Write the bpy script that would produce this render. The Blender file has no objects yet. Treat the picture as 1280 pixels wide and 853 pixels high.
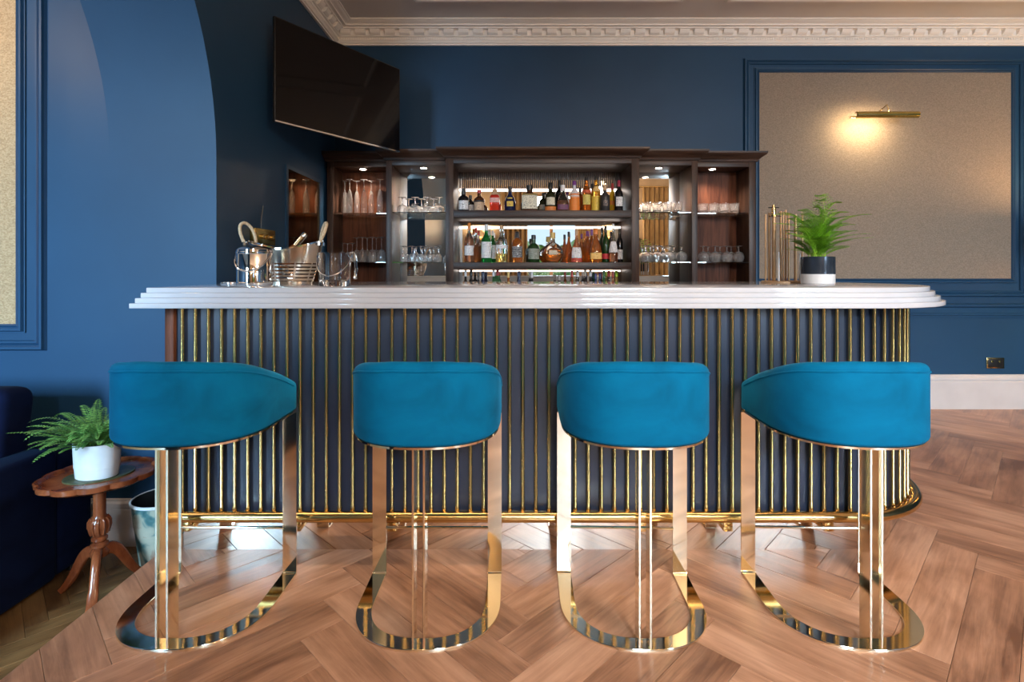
import bpy, bmesh, math, random
from mathutils import Vector, Matrix
random.seed(7)
PI = math.pi
SC = bpy.context.scene
COL = SC.collection

# ------------------------------------------------------------------ camera
F = 670.0
cam_d = bpy.data.cameras.new('camera')
cam = bpy.data.objects.new('camera', cam_d)
COL.objects.link(cam)
cam.location = (0, 0, 1.22)
cam.rotation_euler = (PI / 2, 0, 0)
cam_d.sensor_width = 36
cam_d.lens = 36 * F / 1280
cam_d.shift_y = -(426.5 - 337) / 1280
cam_d.clip_start = 0.02
SC.camera = cam

# ------------------------------------------------------------------ world, light, exposure
world = bpy.data.worlds.new('world')
SC.world = world
world.use_nodes = True
bg = world.node_tree.nodes['Background']
bg.inputs[0].default_value = (0.62, 0.80, 1.0, 1)
bg.inputs[1].default_value = 1.0
SC.view_settings.view_transform = 'Standard'
SC.view_settings.look = 'None'
SC.view_settings.exposure = 0.45
SC.view_settings.gamma = 1
SC.view_settings.use_curve_mapping = False

REAR = -3.2          # rear wall, behind the camera
BACK = 4.70          # back wall
LEFT = -1.55         # left wall face
RIGHT = 4.95
CEIL = 3.34
LOW = -0.22          # floor level of the alcove on the left
EDGE = -1.52         # edge of the raised floor


def area(name, loc, rot, sx, sy, power, color, spread=PI):
    d = bpy.data.lights.new(name, 'AREA')
    d.shape = 'RECTANGLE'
    d.size, d.size_y = sx, sy
    d.energy, d.color, d.spread = power, color, spread
    o = bpy.data.objects.new(name, d)
    COL.objects.link(o)
    o.location, o.rotation_euler = loc, rot
    return o


WINDOWS = [(-4.30, -2.70), (0.30, 1.55), (3.62, 4.70)]       # x ranges of the rear windows
WZ0, WZ1 = 1.0, 3.0
DAY = (0.74, 0.88, 1.0)
for i, (a, b) in enumerate(WINDOWS):
    if i == 1:      # the garden window: sky light falls in from above the hedge
        area('daylight_garden', ((a + b) / 2, REAR - 1.3, 3.45), (PI / 2 - .55, 0, 0), 1.6, 1.3, 330, DAY, 1.7)
    else:
        area('daylight_window', ((a + b) / 2, REAR - 0.55, (WZ0 + WZ1) / 2), (PI / 2 - .5, 0, 0),
             b - a, WZ1 - WZ0, (380, 0, 210)[i], ((.43, .73, 1.0), DAY, (.64, .84, 1.0))[i], 1.7)


# ------------------------------------------------------------------ material helpers
def mat(name, rgb, rough=0.5, metal=0.0, **kw):
    m = bpy.data.materials.new(name)
    m.use_nodes = True
    b = m.node_tree.nodes['Principled BSDF']
    b.inputs['Base Color'].default_value = (*rgb, 1)
    b.inputs['Roughness'].default_value = rough
    b.inputs['Metallic'].default_value = metal
    for k, v in kw.items():
        b.inputs[k].default_value = v
    return m


def nodes(m):
    nt = m.node_tree
    return nt, nt.nodes['Principled BSDF']


def N(nt, typ, **kw):
    n = nt.nodes.new(typ)
    for k, v in kw.items():
        if k in n.inputs:
            n.inputs[k].default_value = v
        else:
            setattr(n, k, v)
    return n


def ramp(nt, fac, stops):
    r = nt.nodes.new('ShaderNodeValToRGB')
    el = r.color_ramp.elements
    while len(el) < len(stops):
        el.new(0.5)
    for e, (p, c) in zip(el, stops):
        e.position = p
        e.color = (*c, 1)
    nt.links.new(fac, r.inputs[0])
    return r.outputs[0]


def coords(nt, scale, kind='Object'):
    tc = nt.nodes.new('ShaderNodeTexCoord')
    mp = nt.nodes.new('ShaderNodeMapping')
    mp.inputs['Scale'].default_value = scale
    nt.links.new(tc.outputs[kind], mp.inputs[0])
    return mp


def bump(nt, b, h, strength, dist=0.01):
    n = nt.nodes.new('ShaderNodeBump')
    n.inputs['Strength'].default_value = strength
    n.inputs['Distance'].default_value = dist
    nt.links.new(h, n.inputs['Height'])
    nt.links.new(n.outputs[0], b.inputs['Normal'])


def emit(name, rgb, strength):
    m = mat(name, (0, 0, 0), 0.5)
    b = m.node_tree.nodes['Principled BSDF']
    b.inputs['Emission Color'].default_value = (*rgb, 1)
    b.inputs['Emission Strength'].default_value = strength
    return m


def noise_mat(name, c0, c1, scale, rough=0.5, bstr=0.0, detail=6, kind='Object', metal=0.0, lo=0.35, hi=0.65, **kw):
    m = mat(name, c0, rough, metal, **kw)
    nt, b = nodes(m)
    mp = coords(nt, scale, kind)
    n = N(nt, 'ShaderNodeTexNoise', Scale=1.0, Detail=detail)
    nt.links.new(mp.outputs[0], n.inputs['Vector'])
    nt.links.new(ramp(nt, n.outputs['Fac'], [(lo, c0), (hi, c1)]), b.inputs['Base Color'])
    if bstr:
        bump(nt, b, n.outputs['Fac'], bstr)
    return m


def plank_mat(name, cols, rough=0.36):
    m = mat(name, cols[1], rough)
    nt, b = nodes(m)
    oi = nt.nodes.new('ShaderNodeObjectInfo')
    tc = nt.nodes.new('ShaderNodeTexCoord')
    off = N(nt, 'ShaderNodeVectorMath', operation='MULTIPLY_ADD')
    cmb = nt.nodes.new('ShaderNodeCombineXYZ')
    mul = N(nt, 'ShaderNodeMath', operation='MULTIPLY')
    mul.inputs[1].default_value = 37.0
    nt.links.new(oi.outputs['Random'], mul.inputs[0])
    for i in range(3):
        nt.links.new(mul.outputs[0], cmb.inputs[i])
    off.inputs[1].default_value = (1, 1, 1)
    nt.links.new(tc.outputs['Object'], off.inputs[0])
    nt.links.new(cmb.outputs[0], off.inputs[2])
    mp = nt.nodes.new('ShaderNodeMapping')
    mp.inputs['Scale'].default_value = (2.6, 40, 40)
    nt.links.new(off.outputs[0], mp.inputs[0])
    n1 = N(nt, 'ShaderNodeTexNoise', Scale=1.0, Detail=9.0, Roughness=0.68, Distortion=0.7)
    nt.links.new(mp.outputs[0], n1.inputs['Vector'])
    mp2 = nt.nodes.new('ShaderNodeMapping')
    mp2.inputs['Scale'].default_value = (3.0, 7.5, 7.5)
    nt.links.new(off.outputs[0], mp2.inputs[0])
    n2 = N(nt, 'ShaderNodeTexNoise', Scale=1.0, Detail=4.0, Distortion=0.4)
    nt.links.new(mp2.outputs[0], n2.inputs['Vector'])
    mx = N(nt, 'ShaderNodeMath', operation='MULTIPLY_ADD')
    mx.inputs[1].default_value = 0.45
    nt.links.new(n1.outputs['Fac'], mx.inputs[0])
    h = N(nt, 'ShaderNodeMath', operation='MULTIPLY')
    h.inputs[1].default_value = 0.55
    nt.links.new(n2.outputs['Fac'], h.inputs[0])
    nt.links.new(h.outputs[0], mx.inputs[2])
    ad = N(nt, 'ShaderNodeMath', operation='MULTIPLY_ADD')
    ad.inputs[1].default_value = 0.14
    nt.links.new(oi.outputs['Random'], ad.inputs[0])
    nt.links.new(mx.outputs[0], ad.inputs[2])
    nt.links.new(ramp(nt, ad.outputs[0], [(0.40, cols[0]), (0.56, cols[1]), (0.74, cols[2])]), b.inputs['Base Color'])
    rr = N(nt, 'ShaderNodeMapRange')
    rr.inputs['To Min'].default_value = rough - 0.08
    rr.inputs['To Max'].default_value = rough + 0.10
    nt.links.new(n1.outputs['Fac'], rr.inputs[0])
    nt.links.new(rr.outputs[0], b.inputs['Roughness'])
    bump(nt, b, n1.outputs['Fac'], 0.25, 0.004)
    return m


def velvet(name, c0, c1, sheen=0.22):
    m = mat(name, c0, 0.85)
    nt, b = nodes(m)
    mp = coords(nt, (5, 5, 8))
    n = N(nt, 'ShaderNodeTexNoise', Scale=1.0, Detail=5.0, Distortion=0.6)
    nt.links.new(mp.outputs[0], n.inputs['Vector'])
    nt.links.new(ramp(nt, n.outputs['Fac'], [(0.3, c0), (0.65, c1)]), b.inputs['Base Color'])
    b.inputs['Sheen Weight'].default_value = sheen
    b.inputs['Sheen Roughness'].default_value = 0.35
    b.inputs['Sheen Tint'].default_value = (c1[0] * 2 + .05, c1[1] * 2 + .1, c1[2] * 2 + .1, 1)
    b.inputs['Specular IOR Level'].default_value = 0.1
    n2 = N(nt, 'ShaderNodeTexNoise', Scale=600.0, Detail=1.0)
    bump(nt, b, n2.outputs['Fac'], 0.12, 0.002)
    return m


def weave(name, c0, c1):
    m = mat(name, c0, 0.85)
    nt, b = nodes(m)
    mp = coords(nt, (110, 110, 190))
    n = N(nt, 'ShaderNodeTexNoise', Scale=1.0, Detail=3.0)
    nt.links.new(mp.outputs[0], n.inputs['Vector'])
    nt.links.new(ramp(nt, n.outputs['Fac'], [(0.35, c0), (0.65, c1)]), b.inputs['Base Color'])
    bump(nt, b, n.outputs['Fac'], 0.3, 0.002)
    return m


def wood(name, c0, c1, scale=(30, 30, 2.5), rough=0.35):
    m = mat(name, c0, rough)
    nt, b = nodes(m)
    mp = coords(nt, scale)
    n = N(nt, 'ShaderNodeTexNoise', Scale=1.0, Detail=8.0, Roughness=0.65, Distortion=0.5)
    nt.links.new(mp.outputs[0], n.inputs['Vector'])
    nt.links.new(ramp(nt, n.outputs['Fac'], [(0.35, c0), (0.68, c1)]), b.inputs['Base Color'])
    bump(nt, b, n.outputs['Fac'], 0.15, 0.002)
    b.inputs['Specular IOR Level'].default_value = 0.35
    return m


def glass(name, rgb=(1, 1, 1), rough=0.0, ior=1.45):
    return mat(name, rgb, rough, 0, **{'Transmission Weight': 1.0, 'IOR': ior})


# ------------------------------------------------------------------ materials
BLUE0, BLUE1 = (0.0100, 0.043, 0.096), (0.0120, 0.051, 0.112)
M_BLUE = noise_mat('blue_wall_paint', BLUE0, BLUE1, (1.5, 1.5, 1.5), 0.5, 0.0, **{'Specular IOR Level': 0.3})
M_TRIMBLUE = noise_mat('blue_trim_paint', BLUE0, BLUE1, (2, 2, 2), 0.42, **{'Specular IOR Level': 0.35})
M_CEIL = noise_mat('ceiling_paint', (0.70, 0.66, 0.63), (0.74, 0.70, 0.67), (2, 2, 2), 0.8)
M_WHITE = noise_mat('white_trim_paint', (0.86, 0.83, 0.80), (0.90, 0.87, 0.84), (4, 4, 4), 0.5)
M_SKIRT = noise_mat('skirting_paint', (0.50, 0.46, 0.45), (0.55, 0.51, 0.50), (4, 4, 4), 0.5)
M_PAPER = weave('woven_wallpaper', (0.18, 0.142, 0.108), (0.27, 0.215, 0.165))
M_PAPER2 = weave('gold_wallpaper', (0.30, 0.19, 0.095), (0.46, 0.31, 0.17))
M_REAR = noise_mat('rear_wall_paper', (0.30, 0.22, 0.14), (0.40, 0.30, 0.20), (3, 3, 3), 0.7)
M_PLANK = plank_mat('oak_herringbone', [(0.16, 0.070, 0.038), (0.37, 0.185, 0.106), (0.58, 0.325, 0.205)], 0.30)
M_PLANKD = plank_mat('old_dark_parquet', [(0.045, 0.020, 0.008), (0.13, 0.065, 0.024), (0.25, 0.14, 0.055)])
M_SUB = noise_mat('floor_joint', (0.05, 0.03, 0.02), (0.08, 0.045, 0.03), (9, 9, 9), 0.8)
M_BRASS = noise_mat('polished_brass', (0.66, 0.46, 0.18), (0.72, 0.51, 0.22), (6, 6, 6), 0.17, metal=1.0)
M_BRASSD = noise_mat('aged_brass', (0.48, 0.36, 0.10), (0.60, 0.46, 0.16), (9, 9, 9), 0.25, metal=1.0)
M_COPPER = noise_mat('rose_brass', (0.52, 0.33, 0.18), (0.60, 0.40, 0.24), (9, 9, 9), 0.42, metal=0.6)
M_CHAMP = noise_mat('champagne_brass', (0.87, 0.82, 0.65), (0.92, 0.87, 0.71), (6, 6, 6), 0.08, metal=1.0)
M_KICK = noise_mat('kick_mirror', (0.70, 0.62, 0.54), (0.75, 0.67, 0.59), (3, 3, 3), 0.03, metal=1.0)
M_CHROME = noise_mat('polished_steel', (0.82, 0.81, 0.79), (0.88, 0.87, 0.85), (5, 5, 5), 0.05, metal=1.0)
M_STEELW = noise_mat('warm_steel', (0.72, 0.62, 0.50), (0.80, 0.70, 0.58), (5, 5, 5), 0.16, metal=1.0)
M_PANEL = noise_mat('navy_bar_panel', (0.016, 0.026, 0.050), (0.020, 0.031, 0.058), (4, 4, 4), 0.28)
M_STONE = noise_mat('white_stone', (0.50, 0.51, 0.55), (0.57, 0.58, 0.61), (3, 3, 3), 0.06)
M_WOODD = wood('dark_stained_oak', (0.020, 0.0095, 0.006), (0.068, 0.034, 0.022), rough=0.42)
M_WOODH = wood('dark_stained_oak_rail', (0.020, 0.0095, 0.006), (0.068, 0.034, 0.022), (2.5, 30, 30), 0.42)
M_WOODR = wood('red_brown_veneer', (0.040, 0.013, 0.007), (0.115, 0.040, 0.020), rough=0.5)
M_WOODR.node_tree.nodes['Principled BSDF'].inputs['Specular IOR Level'].default_value = 0.12
M_MAHOG = wood('polished_mahogany', (0.14, 0.032, 0.012), (0.30, 0.085, 0.03), (14, 14, 5), 0.18)
M_LEATHER = noise_mat('green_leather', (0.050, 0.055, 0.022), (0.085, 0.085, 0.036), (30, 30, 30), 0.4, 0.2)
M_MIRROR = mat('mirror_glass', (0.92, 0.94, 0.93), 0.0, 1.0)
M_BRONZE = noise_mat('bronze_mirror', (0.33, 0.22, 0.11), (0.36, 0.25, 0.13), (2, 2, 2), 0.03, metal=1.0)
M_SHELFG = glass('shelf_glass', (0.90, 0.98, 0.95))
M_GLASS = glass('clear_glass', (0.98, 0.99, 0.99))
M_STEMW = mat('stemware_glass', (1, 1, 1), 0.05, 0, **{'Transmission Weight': 0.94, 'IOR': 1.45})
M_BLACK = noise_mat('black_plastic', (0.008, 0.008, 0.009), (0.012, 0.012, 0.013), (20, 20, 20), 0.35)
M_SCREEN = noise_mat('tv_screen', (0.004, 0.003, 0.003), (0.005, 0.004, 0.004), (3, 3, 3), 0.05, **{'Specular IOR Level': 0.3})
M_TEAL = velvet('teal_velvet', (0.000, 0.100, 0.210), (0.000, 0.150, 0.310))
M_NAVY = velvet('navy_velvet', (0.0015, 0.004, 0.019), (0.003, 0.008, 0.036), 0.12)
M_LED = emit('led_strip', (1.0, 0.86, 0.78), 4.0)
M_LEDW = emit('downlight_lens', (1.0, 0.83, 0.66), 30.0)
M_BULB = emit('warm_bulb', (1.0, 0.72, 0.42), 22.0)
M_SHADE = mat('lamp_shade', (0.8, 0.6, 0.35), 0.8, 0, **{'Transmission Weight': 0.0})
M_ROPE = noise_mat('tan_rope', (0.42, 0.30, 0.18), (0.60, 0.46, 0.30), (120, 120, 120), 0.8, 0.4)
M_POTW = noise_mat('white_ceramic', (0.62, 0.62, 0.63), (0.70, 0.70, 0.71), (12, 12, 12), 0.35)
M_POTG = noise_mat('grey_glaze', (0.035, 0.045, 0.062), (0.06, 0.075, 0.10), (8, 8, 8), 0.2, metal=0.5)
M_SOIL = noise_mat('potting_soil', (0.02, 0.012, 0.008), (0.05, 0.03, 0.02), (60, 60, 60), 0.9, 0.5)
M_FERN = noise_mat('fern_leaf', (0.055, 0.17, 0.030), (0.15, 0.34, 0.075), (25, 25, 25), 0.5)
def leaf_var(m):
    nt, b = nodes(m)
    oi = nt.nodes.new('ShaderNodeObjectInfo')
    hs = nt.nodes.new('ShaderNodeHueSaturation')
    mr_ = N(nt, 'ShaderNodeMapRange')
    mr_.inputs['To Min'].default_value = .65
    mr_.inputs['To Max'].default_value = 1.45
    nt.links.new(oi.outputs['Random'], mr_.inputs[0])
    nt.links.new(mr_.outputs[0], hs.inputs['Value'])
    l = b.inputs['Base Color'].links[0]
    src = l.from_socket
    nt.links.new(src, hs.inputs['Color'])
    nt.links.new(hs.outputs[0], b.inputs['Base Color'])


M_FERN2 = noise_mat('asparagus_fern_leaf', (0.14, 0.38, 0.012), (0.38, 0.68, 0.05), (14, 14, 14), 0.5)
leaf_var(M_FERN)
leaf_var(M_FERN2)
M_STEM = noise_mat('fern_stem', (0.08, 0.14, 0.03), (0.14, 0.22, 0.05), (20, 20, 20), 0.6)
M_CURT = noise_mat('gold_curtain', (0.20, 0.125, 0.05), (0.30, 0.19, 0.08), (8, 8, 3), 0.6)
M_FRAME = noise_mat('oak_window_frame', (0.24, 0.12, 0.05), (0.34, 0.17, 0.07), (5, 5, 20), 0.45)
M_BIN = None

m = bpy.data.materials.new('window_glass')
m.use_nodes = True
nt = m.node_tree
nt.nodes.clear()
o_ = nt.nodes.new('ShaderNodeOutputMaterial')
t_ = nt.nodes.new('ShaderNodeBsdfTransparent')
g_ = N(nt, 'ShaderNodeBsdfGlossy', Roughness=0.0)
x_ = nt.nodes.new('ShaderNodeMixShader')
x_.inputs[0].default_value = 0.06
nt.links.new(t_.outputs[0], x_.inputs[1])
nt.links.new(g_.outputs[0], x_.inputs[2])
nt.links.new(x_.outputs[0], o_.inputs[0])
M_PANE = m



# ------------------------------------------------------------------ mesh helpers
class MB:
    def __init__(self):
        self.v, self.f = [], []

    def add(self, vs, fs):
        k = len(self.v)
        self.v += [tuple(p) for p in vs]
        self.f += [tuple(i + k for i in q) for q in fs]
        return self

    def box(self, x0, x1, y0, y1, z0, z1):
        return self.add([(x0, y0, z0), (x1, y0, z0), (x1, y1, z0), (x0, y1, z0),
                         (x0, y0, z1), (x1, y0, z1), (x1, y1, z1), (x0, y1, z1)],
                        [(0, 3, 2, 1), (4, 5, 6, 7), (0, 1, 5, 4), (1, 2, 6, 5), (2, 3, 7, 6), (3, 0, 4, 7)])

    def loft(self, rings, cap=True, closed=False):
        n = len(rings[0])
        vs = [p for r in rings for p in r]
        fs = []
        R = len(rings)
        for i in range(R if closed else R - 1):
            a, b = i * n, ((i + 1) % R) * n
            for j in range(n):
                k = (j + 1) % n
                fs.append((a + j, a + k, b + k, b + j))
        if cap and not closed:
            fs.append(tuple(reversed(range(n))))
            fs.append(tuple(range((R - 1) * n, R * n)))
        return self.add(vs, fs)

    def lathe(self, prof, n=20, c=(0, 0, 0), cap=True, sx=1, sy=1):
        rings = []
        for r, z in prof:
            r = max(r, 1e-4)
            rings.append([(c[0] + sx * r * math.cos(2 * PI * j / n), c[1] + sy * r * math.sin(2 * PI * j / n), c[2] + z)
                          for j in range(n)])
        return self.loft(rings, cap)

    def prism(self, poly, z0, z1):
        n = len(poly)
        return self.loft([[(x, y, z0) for x, y in poly], [(x, y, z1) for x, y in poly]])

    def sweep(self, path, sec, closed=False, up=(0, 0, 1), fixed_up=False):
        """sec(i) -> list of (side, up) offsets"""
        P = [Vector(p) for p in path]
        n = len(P)
        rings = []
        nrm = None
        for i in range(n):
            if closed:
                t = P[(i + 1) % n] - P[i - 1]
            else:
                t = P[min(i + 1, n - 1)] - P[max(i - 1, 0)]
            t.normalize()
            if nrm is None or fixed_up:
                u = Vector(up)
                if abs(t.dot(u)) > 0.95:
                    u = Vector((1, 0, 0))
                nrm = (u - t * u.dot(t)).normalized()
            else:
                nrm = (nrm - t * nrm.dot(t)).normalized()
            s = t.cross(nrm)
            rings.append([tuple(P[i] + s * a + nrm * b) for a, b in sec(i)])
        return self.loft(rings, True, closed)

    def tube(self, path, r, n=8, closed=False):
        rr = r if callable(r) else (lambda i: r)
        return self.sweep(path, lambda i: [(rr(i) * math.cos(2 * PI * j / n), rr(i) * math.sin(2 * PI * j / n))
                                           for j in range(n)], closed)

    def build(self, name, material, parent=None, smooth=True, bevel=0, seg=2, world=False, angle=35, loc=None, rot=None):
        me = bpy.data.meshes.new(name)
        bm = bmesh.new()
        vs = [bm.verts.new(p) for p in self.v]
        for q in self.f:
            try:
                bm.faces.new([vs[i] for i in q])
            except ValueError:
                pass
        bmesh.ops.recalc_face_normals(bm, faces=bm.faces)
        if bevel:
            es = [e for e in bm.edges if len(e.link_faces) == 2 and e.calc_face_angle(0) > 0.6]
            bmesh.ops.bevel(bm, geom=es, offset=bevel, segments=seg, profile=0.5, affect='EDGES', clamp_overlap=True)
        bm.to_mesh(me)
        bm.free()
        if smooth:
            me.polygons.foreach_set('use_smooth', [True] * len(me.polygons))
            me.set_sharp_from_angle(angle=math.radians(angle))
        me.materials.append(material)
        o = bpy.data.objects.new(name, me)
        COL.objects.link(o)
        if parent:
            o.parent = parent
            if world:
                o.location = -Vector(parent.location)
        if loc:
            o.location = loc
        if rot:
            o.rotation_euler = rot
        return o


def tag(o, label, cat, group=None):
    o['label'], o['category'] = label, cat
    if group:
        o['group'] = group
    return o


def thing(name, label, cat, loc=(0, 0, 0), rz=0, group=None):
    o = bpy.data.objects.new(name, None)
    COL.objects.link(o)
    o.empty_display_size = 0.1
    o.location = loc
    o.rotation_euler = (0, 0, rz)
    return tag(o, label, cat, group)


def struct(o):
    o['kind'] = 'structure'
    return o


def dup(root, loc, rz=0, label=None):
    r = root.copy()
    COL.objects.link(r)
    r.location = loc
    r.rotation_euler = (0, 0, rz)
    if label:
        r['label'] = label
    for ch in list(root.children):
        c = ch.copy()
        COL.objects.link(c)
        c.parent = r
        for g in list(ch.children):
            d = g.copy()
            COL.objects.link(d)
            d.parent = c
    return r


def arc(cx, cy, r, a0, a1, n):
    return [(cx + r * math.cos(a0 + (a1 - a0) * i / n), cy + r * math.sin(a0 + (a1 - a0) * i / n)) for i in range(n + 1)]


def bez(p0, p1, p2, p3, n):
    out = []
    for i in range(n + 1):
        t = i / n
        out.append(tuple((1 - t) ** 3 * a + 3 * (1 - t) ** 2 * t * b + 3 * (1 - t) * t * t * c + t ** 3 * d
                         for a, b, c, d in zip(p0, p1, p2, p3)))
    return out


# ================================================================== the setting
def clip(poly, f):
    out = []
    for i in range(len(poly)):
        a, b = poly[i], poly[(i + 1) % len(poly)]
        fa, fb = f(a), f(b)
        if fa >= 0:
            out.append(a)
        if (fa >= 0) != (fb >= 0):
            t = fa / (fa - fb)
            out.append((a[0] + (b[0] - a[0]) * t, a[1] + (b[1] - a[1]) * t))
    return out


def area2(p):
    return 0.5 * sum(p[i][0] * p[(i + 1) % len(p)][1] - p[(i + 1) % len(p)][0] * p[i][1] for i in range(len(p)))


def inset_poly(poly, d):
    n = len(poly)
    out = []
    for i in range(n):
        p, a, b = Vector(poly[i]), Vector(poly[i - 1]), Vector(poly[(i + 1) % n])
        e0, e1 = (p - a).normalized(), (b - p).normalized()
        n0, n1 = Vector((-e0.y, e0.x)), Vector((-e1.y, e1.x))
        k = n0 + n1
        k = k / max(k.dot(k) / 2, 0.3)
        out.append(tuple(p + k * d))
    return out


def herringbone(parent, material, W, n, rect, ztop, origin, thick=0.005):
    L = W * n
    x0, x1, y0, y1 = rect
    c45 = math.sqrt(0.5)
    cache = {}
    done = set()
    span = int(max(x1 - x0, y1 - y0) * 1.5 / W) + n * 2
    cx, cy = origin
    for i in range(-span, span):
        for j in range(-span, span):
            t = (i - j) % (2 * n)
            if t == 0:
                u0, v0, horiz = i, j, True
            elif t == 2 * n - 1:
                u0, v0, horiz = i, j, False
            else:
                continue
            uc = (u0 + n / 2, v0 + 0.5) if horiz else (u0 + 0.5, v0 + n / 2)
            wx = cx + (uc[0] - uc[1]) * W * c45
            wy = cy + (uc[0] + uc[1]) * W * c45
            if not (x0 - L < wx < x1 + L and y0 - L < wy < y1 + L):
                continue
            rz = PI / 4 if horiz else 3 * PI / 4
            hl, hw = L / 2, W / 2
            ca, sa = math.cos(rz), math.sin(rz)
            poly = [(-hl, -hw), (hl, -hw), (hl, hw), (-hl, hw)]
            g = lambda p: (wx + p[0] * ca - p[1] * sa, wy + p[0] * sa + p[1] * ca)
            q = clip(poly, lambda p: g(p)[0] - x0)
            for fn in (lambda p: x1 - g(p)[0], lambda p: g(p)[1] - y0, lambda p: y1 - g(p)[1]):
                if len(q) > 2:
                    q = clip(q, fn)
            if len(q) < 3 or area2(q) < 0.0015:
                continue
            full = len(q) == 4 and abs(area2(q) - L * W) < 1e-6
            if full and 'f' in cache:
                o = bpy.data.objects.new('plank', cache['f'])
                COL.objects.link(o)
                o.parent = parent
            else:
                try:
                    p1, p2 = inset_poly(q, 0.0006), inset_poly(q, 0.0020)
                except ZeroDivisionError:
                    continue
                mb = MB()
                mb.loft([[(a, b, -thick) for a, b in p1], [(a, b, -0.0009) for a, b in p1], [(a, b, 0) for a, b in p2]])
                o = mb.build('plank', material, parent, smooth=False)
                if full:
                    cache['f'] = o.data
            o.location = (wx, wy, ztop)
            o.rotation_euler = (0, 0, rz)


fl = MB().box(EDGE, RIGHT, REAR, BACK, LOW, -0.005).build('floor', M_SUB, smooth=False)
struct(fl)
herringbone(fl, M_PLANK, 0.1524, 6, (EDGE, RIGHT, 0.55, BACK), 0.0, (0.06, 2.30))
fo = MB().box(EDGE, RIGHT, REAR, 0.55, -0.005, 0.0).build('floor_rear', M_PLANK, smooth=False)
struct(fo)
fa = MB().box(-5.0, EDGE, REAR, 2.81, LOW - 0.06, LOW - 0.005).build('floor_alcove', M_SUB, smooth=False)
struct(fa)
herringbone(fa, M_PLANKD, 0.075, 5, (-2.5, EDGE, 1.75, 2.81), LOW, (-1.9, 2.2))
struct(MB().box(-5.0, -2.5, REAR, 2.81, LOW - 0.005, LOW).build('floor_alcove_rear', M_PLANKD, smooth=False))
struct(MB().box(-2.5, EDGE, REAR, 1.75, LOW - 0.005, LOW).build('floor_alcove_front', M_PLANKD, smooth=False))

# walls
struct(MB().box(-2.11, RIGHT + 0.2, BACK, BACK + 0.15, LOW, CEIL + 0.1).build('wall_back', M_BLUE, smooth=False))
struct(MB().box(RIGHT, RIGHT + 0.15, REAR, BACK, LOW, CEIL + 0.1).build('wall_right', M_BLUE, smooth=False))
WO = -2.11      # outer face of the thick left wall
JAMB = 2.81
ACY, AR, AZ = 1.31, 1.5, 1.80
wl = MB().box(WO, LEFT, JAMB, BACK, LOW, CEIL + 0.1).box(WO, LEFT, REAR, ACY - AR, LOW, CEIL + 0.1)
K = 48
pts = [(ACY + AR * math.cos(PI * i / K), AZ + AR * math.sin(PI * i / K)) for i in range(K + 1)]
vs, fs = [], []
for (y, z) in pts:
    vs += [(LEFT, y, z), (WO, y, z), (LEFT, y, CEIL + 0.1), (WO, y, CEIL + 0.1)]
for i in range(K):
    a, b = 4 * i, 4 * i + 4
    fs += [(a, b, b + 1, a + 1), (a, a + 2, b + 2, b), (a + 1, b + 1, b + 3, a + 3), (a + 2, a + 3, b + 3, b + 2)]
wl.add(vs, fs)
struct(wl.build('wall_left', M_BLUE, angle=25))
struct(MB().box(-5.15, WO, JAMB, JAMB + 0.15, LOW, CEIL + 0.1).build('wall_alcove', M_BLUE, smooth=False))
struct(MB().box(-5.15, -5.0, REAR, JAMB, LOW, CEIL + .1).build('wall_alcove_left', M_BLUE, smooth=False))
wr = MB()
xs = [-5.15] + [v for w in WINDOWS for v in w] + [RIGHT + 0.15]
for i in range(0, len(xs), 2):
    wr.box(xs[i], xs[i + 1], REAR - 0.15, REAR, LOW, CEIL + .1)
for a, b in WINDOWS:
    wr.box(a, b, REAR - 0.15, REAR, LOW, WZ0).box(a, b, REAR - 0.15, REAR, WZ1, CEIL + .1)
struct(wr.build('wall_rear', M_REAR, smooth=False))
struct(MB().box(-5.15, RIGHT + 0.15, REAR - 0.15, BACK + 0.15, CEIL, CEIL + 0.15).build('ceiling', M_CEIL, smooth=False))


# windows of the rear wall
def window(name, a, b, z0, z1):
    w = MB()
    y0, y1 = REAR - 0.12, REAR - 0.05
    t = 0.06
    w.box(a, a + t, y0, y1, z0, z1).box(b - t, b, y0, y1, z0, z1)
    w.box(a + t, b - t, y0, y1, z0, z0 + t).box(a + t, b - t, y0, y1, z1 - t, z1)
    mx, mz = (a + b) / 2, z0 + 0.68 * (z1 - z0)
    w.box(mx - .035, mx + .035, y0, y1, z0 + t, z1 - t).box(a + t, mx - .035, y0, y1, mz - .035, mz + .035)
    w.box(mx + .035, b - t, y0, y1, mz - .035, mz + .035)
    o = struct(w.build(name, M_FRAME, smooth=False))
    for p0, p1 in ((a + t, mx - .035), (mx + .035, b - t)):
        for q0, q1 in ((z0 + t, mz - .035), (mz + .035, z1 - t)):
            MB().box(p0, p1, REAR - .088, REAR - .084, q0, q1).build('pane', M_PANE, o, smooth=False)
    MB().box(a - .05, b + .05, REAR - .05, REAR + .10, z0 - .04, z0).build('window_sill', M_WHITE, o, smooth=False)


for i, (a, b) in enumerate(WINDOWS):
    window('window_%d' % (i + 1), a, b, WZ0, WZ1)

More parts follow.
